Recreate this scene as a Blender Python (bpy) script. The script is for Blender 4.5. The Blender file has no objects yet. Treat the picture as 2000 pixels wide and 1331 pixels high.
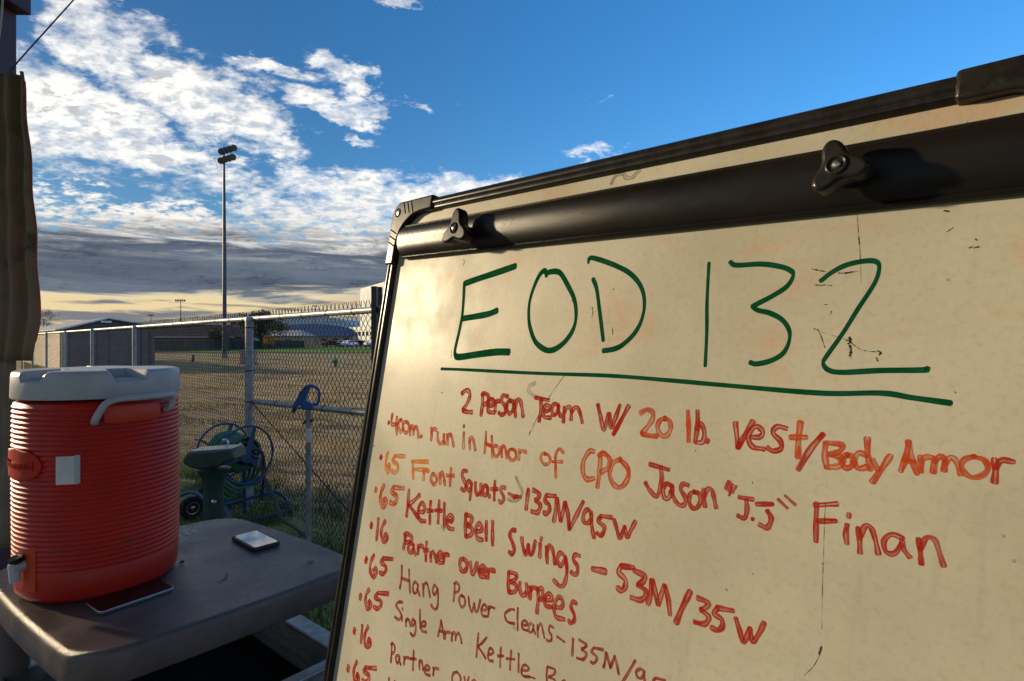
import bpy, bmesh, math, random
from mathutils import Vector, Matrix, noise as mnoise
R = math.radians
random.seed(7)
scene = bpy.context.scene
COL = scene.collection

# ------------------------------------------------------------------ camera, sky, sun
cam_d = bpy.data.cameras.new('camera')
cam_d.sensor_width = 36.0; cam_d.lens = 20.0
cam_d.clip_start = 0.02; cam_d.clip_end = 6000
cam = bpy.data.objects.new('camera', cam_d); COL.objects.link(cam)
cam.location = (0, 0, 1.41); cam.rotation_euler = (R(90), 0, 0)
scene.camera = cam

SUN_EL = R(13.0)
SUN_AZ = math.atan2(-0.945, 0.325)          # compass angle from +Y towards +X
SUN_STRENGTH = 5.0
SKY_STRENGTH = 0.13
scene.view_settings.view_transform = 'Standard'
scene.view_settings.look = 'None'
scene.view_settings.exposure = 0.25
scene.view_settings.gamma = 1.0
scene.view_settings.use_curve_mapping = False

class NB:
    """small expression builder for shader nodes"""
    def __init__(self, nt): self.nt = nt
    def node(self, t, **kw):
        n = self.nt.nodes.new(t)
        for k, v in kw.items(): setattr(n, k, v)
        return n
    def put(self, sock, v):
        if isinstance(v, bpy.types.NodeSocket): self.nt.links.new(v, sock)
        elif v is not None: sock.default_value = v
    def m(self, op, a, b=None, c=None, clamp=False):
        n = self.node('ShaderNodeMath', operation=op, use_clamp=clamp)
        self.put(n.inputs[0], a); self.put(n.inputs[1], b); self.put(n.inputs[2], c)
        return n.outputs[0]
    def add(self, a, b): return self.m('ADD', a, b)
    def sub(self, a, b): return self.m('SUBTRACT', a, b)
    def mul(self, a, b): return self.m('MULTIPLY', a, b)
    def smooth(self, x, a, b, lo=0.0, hi=1.0):
        n = self.node('ShaderNodeMapRange', interpolation_type='SMOOTHSTEP')
        self.put(n.inputs[0], x); self.put(n.inputs[1], a); self.put(n.inputs[2], b)
        self.put(n.inputs[3], lo); self.put(n.inputs[4], hi)
        return n.outputs[0]
    def mix(self, f, a, b, blend='MIX'):
        n = self.node('ShaderNodeMix', data_type='RGBA', blend_type=blend)
        self.put(n.inputs[0], f); self.put(n.inputs[6], a); self.put(n.inputs[7], b)
        return n.outputs[2]
    def xyz(self, x, y, z):
        n = self.node('ShaderNodeCombineXYZ')
        self.put(n.inputs[0], x); self.put(n.inputs[1], y); self.put(n.inputs[2], z)
        return n.outputs[0]
    def sep(self, v):
        n = self.node('ShaderNodeSeparateXYZ'); self.put(n.inputs[0], v); return n.outputs
    def noise(self, vec, scale=5, detail=4, rough=0.5, dist=0.0, lac=2.0):
        n = self.node('ShaderNodeTexNoise')
        self.put(n.inputs['Vector'], vec); self.put(n.inputs['Scale'], scale)
        self.put(n.inputs['Detail'], detail); self.put(n.inputs['Roughness'], rough)
        self.put(n.inputs['Distortion'], dist); self.put(n.inputs['Lacunarity'], lac)
        return n.outputs['Fac']
    def gauss(self, x, c, w):
        d = self.m('DIVIDE', self.sub(x, c), w)
        return self.m('EXPONENT', self.mul(self.mul(d, d), -1.0))
    def blob(self, x, y, cx, cy, wx, wy, rot=0.0):
        dx, dy = self.sub(x, cx), self.sub(y, cy)
        c, s = math.cos(rot), math.sin(rot)
        p = self.m('DIVIDE', self.add(self.mul(dx, c), self.mul(dy, s)), wx)
        q = self.m('DIVIDE', self.add(self.mul(dx, -s), self.mul(dy, c)), wy)
        return self.m('EXPONENT', self.mul(self.add(self.mul(p, p), self.mul(q, q)), -1.0))
    def scale_vec(self, v, s):
        n = self.node('ShaderNodeVectorMath', operation='MULTIPLY')
        self.put(n.inputs[0], v); n.inputs[1].default_value = s
        return n.outputs[0]

def build_world():
    w = bpy.data.worlds.new('World'); scene.world = w; w.use_nodes = True
    nt = w.node_tree; nt.nodes.clear(); b = NB(nt)
    sky = b.node('ShaderNodeTexSky', sky_type='NISHITA')
    sky.sun_disc = False; sky.sun_elevation = SUN_EL; sky.sun_rotation = SUN_AZ
    sky.altitude = 0; sky.air_density = 1.0; sky.dust_density = 0.3; sky.ozone_density = 3.0
    hs = b.node('ShaderNodeHueSaturation')
    hs.inputs['Saturation'].default_value = 1.25; hs.inputs['Value'].default_value = 1.0
    nt.links.new(sky.outputs[0], hs.inputs['Color'])
    tc = b.node('ShaderNodeTexCoord')
    x, y, z = b.sep(tc.outputs['Generated'])[:3]
    hz = b.m('SQRT', b.add(b.mul(x, x), b.mul(y, y)))
    az = b.m('ARCTAN2', x, y)
    # the sky is deepest near the sun's side of the deck and opens up away from it
    sd = b.add(b.mul(x, math.sin(SUN_AZ)), b.mul(y, math.cos(SUN_AZ)))
    gain = b.smooth(sd, 0.85, -0.30, 0.46, 1.75)
    blue = b.mix(1.0, hs.outputs[0], SKY_TINT, 'MULTIPLY')
    vm = b.node('ShaderNodeVectorMath', operation='SCALE'); nt.links.new(blue, vm.inputs[0]); nt.links.new(gain, vm.inputs['Scale']); blue = vm.outputs[0]
    t = b.m('DIVIDE', z, b.m('MAXIMUM', hz, 0.001))          # tangent of the elevation
    tp = b.m('MAXIMUM', t, 0.0)
    # cloud deck seen in perspective
    inv = b.m('DIVIDE', 1.0, b.add(b.m('MAXIMUM', z, 0.0), 0.26))
    deck = b.xyz(b.mul(x, inv), b.mul(y, inv), 0.0)
    wob = b.noise(deck, 3.0, 3, 0.5)
    n1 = b.noise(deck, 5.0, 9, 0.58, 0.25)
    n2 = b.noise(b.scale_vec(deck, (1.0, 1.25, 1.0)), 17.0, 6, 0.6, 0.2)
    streak = b.noise(b.xyz(b.mul(az, 5.0), b.mul(tp, 46.0), 3.3), 1.0, 6, 0.6, 0.4)
    # ragged outlines: the places below are read through a warp
    wx_ = b.noise(b.xyz(b.mul(az, 9.0), b.mul(t, 16.0), 1.0), 1.0, 5, 0.62, 0.2)
    wy_ = b.noise(b.xyz(b.mul(az, 9.0), b.mul(t, 16.0), 8.0), 1.0, 5, 0.62, 0.2)
    az0, t0 = az, t
    az = b.add(az, b.mul(b.sub(wx_, 0.5), 0.22)); t = b.add(t, b.mul(b.sub(wy_, 0.5), 0.13))
    # where the clouds lie
    f = None
    for (cx, cy, wx, wy, rot, a) in CLOUDS:
        g = b.mul(b.m('MINIMUM', b.mul(b.blob(az, t, cx, cy, wx, wy, rot), 1.55), 1.0), a)
        f = g if f is None else b.m('MAXIMUM', f, g)
    # low sheet: full under t=.25 on the left, thinning out to the right of the view
    edge = b.add(b.smooth(az, -0.53, -0.36, 0.192, 0.292), b.smooth(az, 0.05, 0.6, 0.0, -0.14))
    sheet = b.smooth(b.sub(edge, t), -0.035, 0.035)
    f = b.m('MAXIMUM', f, b.mul(sheet, 0.98))
    az, t = az0, t0
    # scattered clouds outside the view, cover raised to neutralise the blue ambient light
    back = b.m('MAXIMUM', b.smooth(b.m('ABSOLUTE', b.add(az, 0.0)), 0.95, 1.5), b.smooth(t, 0.75, 1.3))
    f = b.m('MAXIMUM', f, b.mul(back, 0.62))
    n3 = b.noise(b.scale_vec(deck, (1.0, 1.1, 1.0)), 44.0, 5, 0.62, 0.2)
    nn = b.add(b.add(b.mul(n1, 0.46), b.mul(n2, 0.36)), b.mul(n3, 0.18))
    dens = b.add(b.mul(b.sub(nn, 0.5), 5.2), b.sub(b.mul(f, 1.50), 0.92))
    cover = b.smooth(dens, -0.30, 1.05)
    # thickness shading: bright thin cloud, grey bellies
    belly = b.smooth(b.add(dens, b.mul(b.sub(n2, 0.5), 2.0)), 0.5, 1.8)
    lowb = b.smooth(t, 0.27, 0.15)
    belly = b.mul(belly, b.add(0.22, b.mul(lowb, 0.70)))
    white = b.mix(b.smooth(t, 0.30, 0.06), CW_HI, CW_LO)
    so = b.node('ShaderNodeVectorMath', operation='ADD'); nt.links.new(deck, so.inputs[0]); so.inputs[1].default_value = (-0.05, 0.035, 0.0)
    nb_ = b.noise(b.scale_vec(so.outputs[0], (1.0, 1.25, 1.0)), 17.0, 6, 0.6, 0.2)
    relief = b.mul(b.smooth(b.sub(nb_, n2), -0.06, 0.20), b.smooth(dens, 0.1, 0.9))
    cloud = b.mix(b.m('MAXIMUM', belly, b.mul(relief, 0.72)), white, C_GREY)
    # dark slate base of the sheet
    bt = b.add(t, b.mul(b.sub(streak, 0.5), 0.075))
    slope = b.mul(b.smooth(az, -0.75, 0.15), 0.018)
    bt = b.sub(bt, slope)
    dark = b.mul(b.smooth(bt, 0.205, 0.135), b.smooth(bt, 0.058, 0.074))
    dark = b.mul(dark, b.smooth(az, 0.5, -0.1, 0.35, 1.0))
    rip = b.noise(b.xyz(b.mul(az, 6.0), b.mul(tp, 75.0), 21.0), 1.0, 7, 0.64, 0.6)
    dark = b.mul(dark, b.m('SUBTRACT', 1.0, b.mul(b.smooth(rip, 0.46, 0.66), b.smooth(t, 0.115, 0.17))))
    darkc = b.mix(b.smooth(streak, 0.34, 0.66), C_SLATE, C_SLATE2)
    wisp = b.noise(b.xyz(b.mul(az, 3.5), b.mul(tp, 60.0), 12.0), 1.0, 7, 0.66, 0.5)
    darkc = b.mix(b.mul(b.smooth(wisp, 0.54, 0.74), b.smooth(t, 0.075, 0.15, 0.30, 1.0)), darkc, C_WISP)
    cloud = b.mix(b.mul(dark, 0.93), cloud, darkc)
    # clear glowing band along the horizon
    glow = b.smooth(bt, 0.076, 0.056)
    s2 = b.noise(b.xyz(b.mul(az, 7.0), b.mul(tp, 90.0), 7.7), 1.0, 5, 0.6, 0.3)
    gc = b.mix(b.smooth(b.add(s2, b.mul(b.sub(0.045, t), 5.0)), 0.43, 0.60), C_GLOW, C_GLOW2)
    gc = b.mix(b.smooth(az, -0.35, -0.15), gc, C_GLOWR)
    cloud = b.mix(glow, cloud, gc)
    cover = b.m('MAXIMUM', cover, b.m('MAXIMUM', b.mul(b.smooth(b.sub(bt, b.mul(b.sub(nn, 0.5), 0.45)), 0.212, 0.165), 0.95), glow))
    # a cloud belongs to the sky: it is lit by the same sun, warmest towards it
    col = b.mix(cover, blue, cloud)
    ground = b.smooth(t, 0.0, -0.03)
    col = b.mix(ground, col, (0.9, 0.75, 0.5, 1))
    bg = b.node('ShaderNodeBackground'); bg.inputs['Strength'].default_value = SKY_STRENGTH
    nt.links.new(col, bg.inputs['Color'])
    out = b.node('ShaderNodeOutputWorld'); nt.links.new(bg.outputs[0], out.inputs['Surface'])

SKY_TINT = (1.0, 1.15, 1.25, 1)
k = 0.86 / SKY_STRENGTH
def sk(r, g, bb): return (r * k, g * k, bb * k, 1)
CW_HI = sk(1.15, 1.12, 1.05); CW_LO = sk(0.95, 0.88, 0.76); C_GREY = sk(0.30, 0.31, 0.33)
C_SLATE = sk(0.028, 0.050, 0.100); C_SLATE2 = sk(0.085, 0.115, 0.18)
C_WISP = sk(0.42, 0.40, 0.38); C_GLOW = sk(0.84, 0.67, 0.38); C_GLOW2 = sk(0.21, 0.21, 0.23); C_GLOWR = sk(0.42, 0.37, 0.34)
CLOUDS = [  # azimuth, tan(elevation), half widths, rotation, amount
    (-0.632, 0.432, 0.070, 0.062, -0.5, 1.0), (-0.585, 0.450, 0.090, 0.030, 0.1, 0.85),
    (-0.495, 0.370, 0.115, 0.062, -0.25, 1.02), (-0.400, 0.440, 0.070, 0.020, -0.1, 0.85), (-0.44, 0.325, 0.10, 0.030, -0.3, 0.9),
    (-0.640, 0.310, 0.150, 0.062, -0.28, 1.05), (-0.50, 0.290, 0.07, 0.018, -0.2, 0.8),
    (-0.300, 0.470, 0.045, 0.020, -0.1, 0.82), (-0.282, 0.440, 0.050, 0.028, -0.3, 0.92),
    (-0.285, 0.392, 0.115, 0.023, -0.05, 0.92), (-0.17, 0.40, 0.06, 0.014, -0.1, 0.72), (-0.270, 0.345, 0.05, 0.014, -0.25, 0.78),
    (-0.20, 0.590, 0.06, 0.014, 0.0, 0.78), (-0.56, 0.245, 0.16, 0.032, 0.0, 0.66), (-0.39, 0.250, 0.08, 0.03, 0.0, 0.8),
    (0.155, 0.322, 0.05, 0.012, 0.1, 0.70), (0.13, 0.42, 0.05, 0.008, 0.2, 0.45),
]
build_world()

sun_d = bpy.data.lights.new('sun', 'SUN'); sun_d.energy = SUN_STRENGTH
sun_d.angle = R(2.4); sun_d.color = (1.0, 0.79, 0.50)
sun = bpy.data.objects.new('sun', sun_d); COL.objects.link(sun)
SUN_DIR = Vector((math.sin(SUN_AZ) * math.cos(SUN_EL), math.cos(SUN_AZ) * math.cos(SUN_EL), math.sin(SUN_EL)))
sun.rotation_euler = SUN_DIR.to_track_quat('Z', 'Y').to_euler()
sun.location = (-30, 8, 12)

# ------------------------------------------------------------------ materials
MATS = {}
def mat(name, c1, c2=None, rough=0.6, metal=0.0, scale=20.0, amount=(0.35, 0.65), bump=0.0, bscale=None,
        spec=0.5, coat=0.0, dirt=None, dirt_scale=6.0, dirt_rng=(0.55, 0.72), rvar=0.0, stretch=None, detail=5, trans=0.0):
    if name in MATS: return MATS[name]
    if rough >= 0.8 and spec == 0.5: spec = 0.12
    m = bpy.data.materials.new(name); m.use_nodes = True; nt = m.node_tree; nt.nodes.clear(); b = NB(nt)
    p = b.node('ShaderNodeBsdfPrincipled'); out = b.node('ShaderNodeOutputMaterial')
    nt.links.new(p.outputs[0], out.inputs[0])
    co = b.node('ShaderNodeTexCoord').outputs['Object']
    if stretch: co = b.scale_vec(co, stretch)
    n = b.noise(co, scale, detail, 0.6)
    c1 = (*c1, 1); c2 = (*(c2 or c1[:3]), 1)
    col = b.mix(b.smooth(n, amount[0], amount[1]), c1, c2)
    if dirt:
        dn = b.noise(co, dirt_scale, 7, 0.68, 0.3)
        df = b.smooth(dn, dirt_rng[0], dirt_rng[1])
        col = b.mix(df, col, (*dirt, 1))
    b.put(p.inputs['Base Color'], col)
    if rvar: b.put(p.inputs['Roughness'], b.smooth(b.noise(co, scale * 0.6, 5, 0.65), 0.35, 0.7, max(0.03, rough - rvar), rough + rvar))
    else: p.inputs['Roughness'].default_value = rough
    p.inputs['Metallic'].default_value = metal
    p.inputs['Specular IOR Level'].default_value = spec
    p.inputs['Coat Weight'].default_value = coat
    if trans:
        tr = b.node('ShaderNodeBsdfTranslucent'); b.put(tr.inputs[0], col)
        ms = b.node('ShaderNodeMixShader'); ms.inputs[0].default_value = trans
        nt.links.new(p.outputs[0], ms.inputs[1]); nt.links.new(tr.outputs[0], ms.inputs[2]); nt.links.new(ms.outputs[0], out.inputs[0])
    if bump:
        bn = b.node('ShaderNodeBump'); bn.inputs['Strength'].default_value = min(1.0, bump); bn.inputs['Distance'].default_value = 0.002
        b.put(bn.inputs['Height'], b.noise(co, bscale or scale * 4, 6, 0.65)); nt.links.new(bn.outputs[0], p.inputs['Normal'])
    MATS[name] = m
    return m

M_black = mat('black_plastic', (0.012, 0.011, 0.010), (0.022, 0.020, 0.018), 0.27, scale=60, bump=0.03, bscale=900, rvar=0.03, spec=0.16, dirt=(0.04, 0.08, 0.06), dirt_scale=25, dirt_rng=(0.62, 0.8))
M_clamp = mat('dark_anodised_bar', (0.008, 0.007, 0.006), (0.013, 0.011, 0.009), 0.25, 0.0, scale=14, bump=0.16, bscale=2200, rvar=0.05, spec=0.24, dirt=(0.07, 0.06, 0.045), dirt_scale=18, dirt_rng=(0.66, 0.80), stretch=(0.5, 1.5, 1))
M_screw = mat('zinc_screw', (0.55, 0.55, 0.52), (0.3, 0.3, 0.28), 0.3, 0.9, scale=200)
M_galv = mat('galvanised_steel', (0.19, 0.20, 0.21), (0.29, 0.30, 0.31), 0.5, 0.35, scale=18, bump=0.2, bscale=300, dirt=(0.20, 0.15, 0.10), dirt_scale=9, dirt_rng=(0.62, 0.78))
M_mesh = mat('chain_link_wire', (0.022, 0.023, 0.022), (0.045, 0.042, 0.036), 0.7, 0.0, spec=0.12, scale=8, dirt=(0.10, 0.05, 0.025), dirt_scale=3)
M_gate = mat('dark_steel_post', (0.035, 0.037, 0.04), (0.06, 0.06, 0.06), 0.5, 0.3, scale=20, bump=0.2)
M_red = mat('red_cooler_plastic', (0.47, 0.018, 0.008), (0.39, 0.014, 0.007), 0.40, spec=0.32, scale=9, bump=0.2, bscale=500, dirt=(0.13, 0.035, 0.025), dirt_scale=13, dirt_rng=(0.54, 0.78), rvar=0.08)
M_orange = mat('orange_red_block', (0.58, 0.05, 0.010), (0.50, 0.04, 0.010), 0.5, scale=20, bump=0.2, bscale=600)
M_white = mat('white_lid_plastic', (0.41, 0.435, 0.46), (0.34, 0.365, 0.39), 0.42, scale=12, bump=0.2, bscale=500, dirt=(0.30, 0.27, 0.22), dirt_scale=22, dirt_rng=(0.60, 0.76), rvar=0.08)
M_tape = mat('white_tape', (0.62, 0.62, 0.60), (0.54, 0.54, 0.52), 0.6, scale=40, bump=0.3, bscale=400)
M_cart = mat('brown_grey_cart_plastic', (0.072, 0.056, 0.052), (0.10, 0.079, 0.073), 0.34, scale=10, bump=0.55, bscale=700, dirt=(0.165, 0.14, 0.13), dirt_scale=7, dirt_rng=(0.56, 0.74), rvar=0.12)
M_binm = mat('dull_metal_rim', (0.30, 0.31, 0.31), (0.20, 0.20, 0.20), 0.38, 0.7, scale=30, bump=0.3, bscale=200, dirt=(0.08, 0.07, 0.06), dirt_scale=15)
M_binin = mat('weathered_board', (0.14, 0.125, 0.10), (0.22, 0.19, 0.15), 0.8, scale=10, bump=0.6, bscale=120, stretch=(1, 1, 6))
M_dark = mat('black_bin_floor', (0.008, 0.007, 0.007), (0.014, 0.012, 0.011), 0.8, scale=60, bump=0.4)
M_screen = mat('glossy_screen', (0.006, 0.006, 0.008), rough=0.04, spec=0.9, coat=1.0)
M_screen2 = mat('dull_dark_screen', (0.010, 0.004, 0.004), (0.014, 0.006, 0.006), rough=0.28, scale=60, spec=0.25)
M_case = mat('black_rubber_case', (0.012, 0.011, 0.012), (0.02, 0.018, 0.018), 0.5, scale=80)
M_phm = mat('brushed_phone_edge', (0.35, 0.36, 0.40), rough=0.25, metal=0.9)
M_blue = mat('blue_painted_steel', (0.012, 0.045, 0.115), (0.018, 0.062, 0.15), 0.38, 0.1, scale=30, bump=0.15, dirt=(0.05, 0.035, 0.025), dirt_scale=20, dirt_rng=(0.64, 0.78))
M_hyd = mat('bright_blue_casting', (0.010, 0.072, 0.22), (0.014, 0.095, 0.28), 0.42, 0.0, scale=40, bump=0.3, bscale=300, dirt=(0.03, 0.03, 0.05), dirt_scale=30, dirt_rng=(0.62, 0.75))
M_hose = mat('green_hose', (0.012, 0.085, 0.045), (0.02, 0.12, 0.06), 0.45, scale=20)
M_hoseb = mat('black_hose', (0.012, 0.012, 0.012), (0.03, 0.025, 0.02), 0.5, scale=40)
M_font = mat('dark_green_fountain', (0.012, 0.040, 0.032), (0.02, 0.055, 0.042), 0.40, scale=15, bump=0.2, dirt=(0.05, 0.05, 0.04), dirt_scale=12, dirt_rng=(0.60, 0.75))
M_chrome = mat('worn_chrome', (0.55, 0.56, 0.58), (0.4, 0.4, 0.4), 0.22, 0.95, scale=50)
M_tyre = mat('black_tyre', (0.012, 0.012, 0.012), (0.025, 0.023, 0.02), 0.8, scale=60, bump=0.5)
M_rust = mat('rusty_fitting', (0.14, 0.045, 0.018), (0.06, 0.03, 0.02), 0.8, scale=60, bump=0.5)
M_canvas = mat('khaki_canvas', (0.20, 0.165, 0.11), (0.26, 0.21, 0.14), 0.85, scale=6, bump=0.7, bscale=900, dirt=(0.06, 0.05, 0.035), dirt_scale=5, dirt_rng=(0.55, 0.75), trans=0.12)
M_post = mat('purple_brown_post', (0.055, 0.018, 0.026), (0.07, 0.026, 0.036), 0.55, scale=8, bump=0.3)
M_edge_glow = mat('orange_edge_glow', (0.55, 0.10, 0.03), rough=0.6, trans=0.4)  # orange that paints the sunlit glow on the curtain edge
M_cord = mat('pale_cord', (0.5, 0.5, 0.48), rough=0.7)
M_lead = mat('dark_cable', (0.03, 0.025, 0.025), rough=0.6)
M_conc = mat('pavement_concrete', (0.16, 0.155, 0.15), (0.24, 0.23, 0.21), 0.85, scale=3, bump=0.5, bscale=80, dirt=(0.07, 0.065, 0.06), dirt_scale=1.5)
M_siding = mat('tan_siding', (0.42, 0.33, 0.21), (0.50, 0.40, 0.27), 0.7, scale=2)
M_sidingd = mat('grey_corrugated_door', (0.065, 0.068, 0.085), (0.095, 0.095, 0.11), 0.6, scale=2)
M_trim = mat('pale_trim', (0.40, 0.47, 0.50), (0.5, 0.56, 0.58), 0.6, scale=3)
M_roofs = mat('pale_metal_roof', (0.34, 0.29, 0.22), (0.42, 0.36, 0.28), 0.5, scale=1)
M_brick = mat('dark_red_brick', (0.11, 0.040, 0.030), (0.16, 0.06, 0.045), 0.85, scale=2)
M_roofr = mat('brown_shingle_roof', (0.075, 0.045, 0.042), (0.11, 0.065, 0.06), 0.85, scale=1.2, bump=0.4)
M_screenc = mat('dark_windscreen_cloth', (0.012, 0.030, 0.035), (0.022, 0.048, 0.052), 0.85, scale=0.7)
M_hang = mat('blue_hangar_roof', (0.08, 0.14, 0.27), (0.10, 0.17, 0.31), 0.5, scale=0.2)
M_hangp = mat('pale_grey_hangar_skin', (0.30, 0.38, 0.40), (0.36, 0.44, 0.46), 0.6, scale=0.1)
M_tanw = mat('tan_block_wall', (0.30, 0.22, 0.15), (0.38, 0.29, 0.20), 0.8, scale=0.5)
M_whiteb = mat('white_cladding', (0.40, 0.43, 0.40), (0.46, 0.49, 0.45), 0.6, scale=0.1)
M_glass = mat('dark_glass', (0.02, 0.025, 0.03), rough=0.12, spec=0.8)
M_pole = mat('weathered_pole', (0.035, 0.04, 0.045), (0.06, 0.065, 0.07), 0.5, 0.2, scale=3)
M_lamp = mat('floodlight_housing', (0.02, 0.02, 0.02), (0.04, 0.04, 0.04), 0.5, 0.2, scale=8)
M_lens = mat('floodlight_glass', (0.10, 0.105, 0.11), rough=0.15, metal=0.3)
M_box = mat('tan_utility_cabinet', (0.30, 0.22, 0.17), (0.36, 0.27, 0.21), 0.7, scale=5)
M_hgrn = mat('green_hydrant_cap', (0.03, 0.28, 0.12), rough=0.5)
M_hbrn = mat('brown_hydrant_barrel', (0.09, 0.05, 0.03), rough=0.7)
M_bark = mat('tree_bark', (0.05, 0.035, 0.025), (0.09, 0.065, 0.045), 0.9, scale=3, bump=0.6)
M_leaf = mat('dark_green_leaves', (0.022, 0.040, 0.014), (0.050, 0.070, 0.022), 0.7, scale=1.3, trans=0.25)
M_leafy = mat('yellow_autumn_leaves', (0.40, 0.22, 0.03), (0.28, 0.17, 0.03), 0.7, scale=2, trans=0.3)
M_grass = mat('green_grass_blades', (0.035, 0.060, 0.012), (0.085, 0.11, 0.022), 0.7, scale=2.0, trans=0.3)
M_dry = mat('dry_grass_blades', (0.50, 0.36, 0.18), (0.32, 0.25, 0.12), 0.8, scale=1.2, trans=0.4)
M_carw = mat('white_car_paint', (0.75, 0.76, 0.78), rough=0.25, coat=0.6)
M_card = mat('black_car_paint', (0.015, 0.015, 0.018), rough=0.2, coat=0.6)
M_carr = mat('dark_red_car_paint', (0.10, 0.015, 0.015), rough=0.25, coat=0.6)
M_asph = mat('asphalt', (0.04, 0.04, 0.042), (0.06, 0.06, 0.06), 0.85, scale=4)
M_lawn = mat('watered_lawn', (0.05, 0.14, 0.012), (0.10, 0.22, 0.02), 0.85, scale=0.5)

def ground_mat():
    m = bpy.data.materials.new('dry_field'); m.use_nodes = True; nt = m.node_tree; nt.nodes.clear(); b = NB(nt)
    p = b.node('ShaderNodeBsdfPrincipled'); out = b.node('ShaderNodeOutputMaterial'); nt.links.new(p.outputs[0], out.inputs[0])
    co = b.node('ShaderNodeTexCoord').outputs['Object']
    rotn = b.node('ShaderNodeMapping'); rotn.inputs['Rotation'].default_value = (0, 0, R(18)); nt.links.new(co, rotn.inputs[0])
    st = b.scale_vec(rotn.outputs[0], (0.22, 1.0, 1.0))
    big = b.noise(st, 0.55, 6, 0.62, 0.5)
    mid = b.noise(st, 2.2, 6, 0.65, 0.3)
    fine = b.noise(co, 16, 6, 0.75)
    dry = b.mix(b.smooth(fine, 0.35, 0.7), (0.30, 0.205, 0.105, 1), (0.54, 0.385, 0.21, 1))
    soil = b.mix(b.smooth(fine, 0.3, 0.7), (0.11, 0.075, 0.042, 1), (0.26, 0.175, 0.10, 1))
    green = b.mix(b.smooth(fine, 0.3, 0.7), (0.085, 0.10, 0.03, 1), (0.24, 0.24, 0.08, 1))
    c = b.mix(b.smooth(mid, 0.47, 0.58), dry, soil)
    y = b.sep(co)[1]; x = b.sep(co)[0]
    # greener near the fence and again towards the far lawn
    along = b.add(y, x)           # the fence runs where x + y is about 2.7
    near = b.mul(b.smooth(along, 3.9, 2.6), 0.9)
    far = b.mul(b.smooth(y, 24, 40), 0.5)
    c = b.mix(b.m('MINIMUM', b.add(b.smooth(big, 0.53, 0.70, 0.0, 0.6), b.add(near, b.mul(far, b.smooth(mid, 0.35, 0.6)))), 1.0), c, green)
    b.put(p.inputs['Base Color'], c); p.inputs['Roughness'].default_value = 0.95; p.inputs['Specular IOR Level'].default_value = 0.1
    bn = b.node('ShaderNodeBump'); bn.inputs['Strength'].default_value = 0.9; bn.inputs['Distance'].default_value = 0.05
    b.put(bn.inputs['Height'], b.add(b.mul(fine, 0.5), mid)); nt.links.new(bn.outputs[0], p.inputs['Normal'])
    return m

def board_mat():
    m = bpy.data.materials.new('whiteboard_enamel'); m.use_nodes = True; nt = m.node_tree; nt.nodes.clear(); b = NB(nt)
    p = b.node('ShaderNodeBsdfPrincipled'); out = b.node('ShaderNodeOutputMaterial'); nt.links.new(p.outputs[0], out.inputs[0])
    co = b.node('ShaderNodeTexCoord').outputs['Object']; x, y, z = b.sep(co)[:3]
    base = b.mix(b.smooth(b.noise(co, 5, 5, 0.6), 0.35, 0.68), (0.435, 0.410, 0.318, 1), (0.370, 0.346, 0.262, 1))
    # faint ghosts of wiped-off red and orange writing in the upper half
    gst = b.noise(b.scale_vec(co, (1.0, 2.2, 1.0)), 9.0, 5, 0.6, 0.9)
    up = b.smooth(y, -0.34, -0.14)
    base = b.mix(b.mul(b.mul(b.smooth(gst, 0.52, 0.72), up), 0.50), base, (0.46, 0.26, 0.16, 1))
    gs2 = b.noise(b.scale_vec(co, (1.0, 3.5, 1.0)), 14.0, 4, 0.6, 1.2)
    base = b.mix(b.mul(b.smooth(gs2, 0.58, 0.72), 0.30), base, (0.34, 0.36, 0.25, 1))
    # wiping streaks and specks
    wipe = b.noise(b.scale_vec(co, (3.0, 0.35, 1.0)), 22.0, 4, 0.6, 0.4)
    base = b.mix(b.mul(b.smooth(wipe, 0.55, 0.75), 0.22), base, (0.25, 0.24, 0.19, 1))
    vr = b.node('ShaderNodeTexVoronoi'); vr.inputs['Scale'].default_value = 26.0; nt.links.new(co, vr.inputs[0])
    sp = b.mul(b.smooth(vr.outputs['Distance'], 0.040, 0.020), b.smooth(b.noise(co, 9, 2, 0.5), 0.55, 0.62))
    base = b.mix(b.mul(sp, 0.8), base, (0.10, 0.07, 0.05, 1))
    grime = b.noise(co, 190, 3, 0.7)
    base = b.mix(b.smooth(grime, 0.45, 0.8, 0.0, 0.30), base, (0.21, 0.20, 0.15, 1))
    b.put(p.inputs['Base Color'], base)
    b.put(p.inputs['Roughness'], b.smooth(b.noise(co, 7, 5, 0.6), 0.3, 0.7, 0.31, 0.52))
    p.inputs['Specular IOR Level'].default_value = 0.14
    bn = b.node('ShaderNodeBump'); bn.inputs['Strength'].default_value = 0.10; bn.inputs['Distance'].default_value = 0.001
    b.put(bn.inputs['Height'], b.noise(co, 240, 4, 0.7)); nt.links.new(bn.outputs[0], p.inputs['Normal'])
    return m

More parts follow.
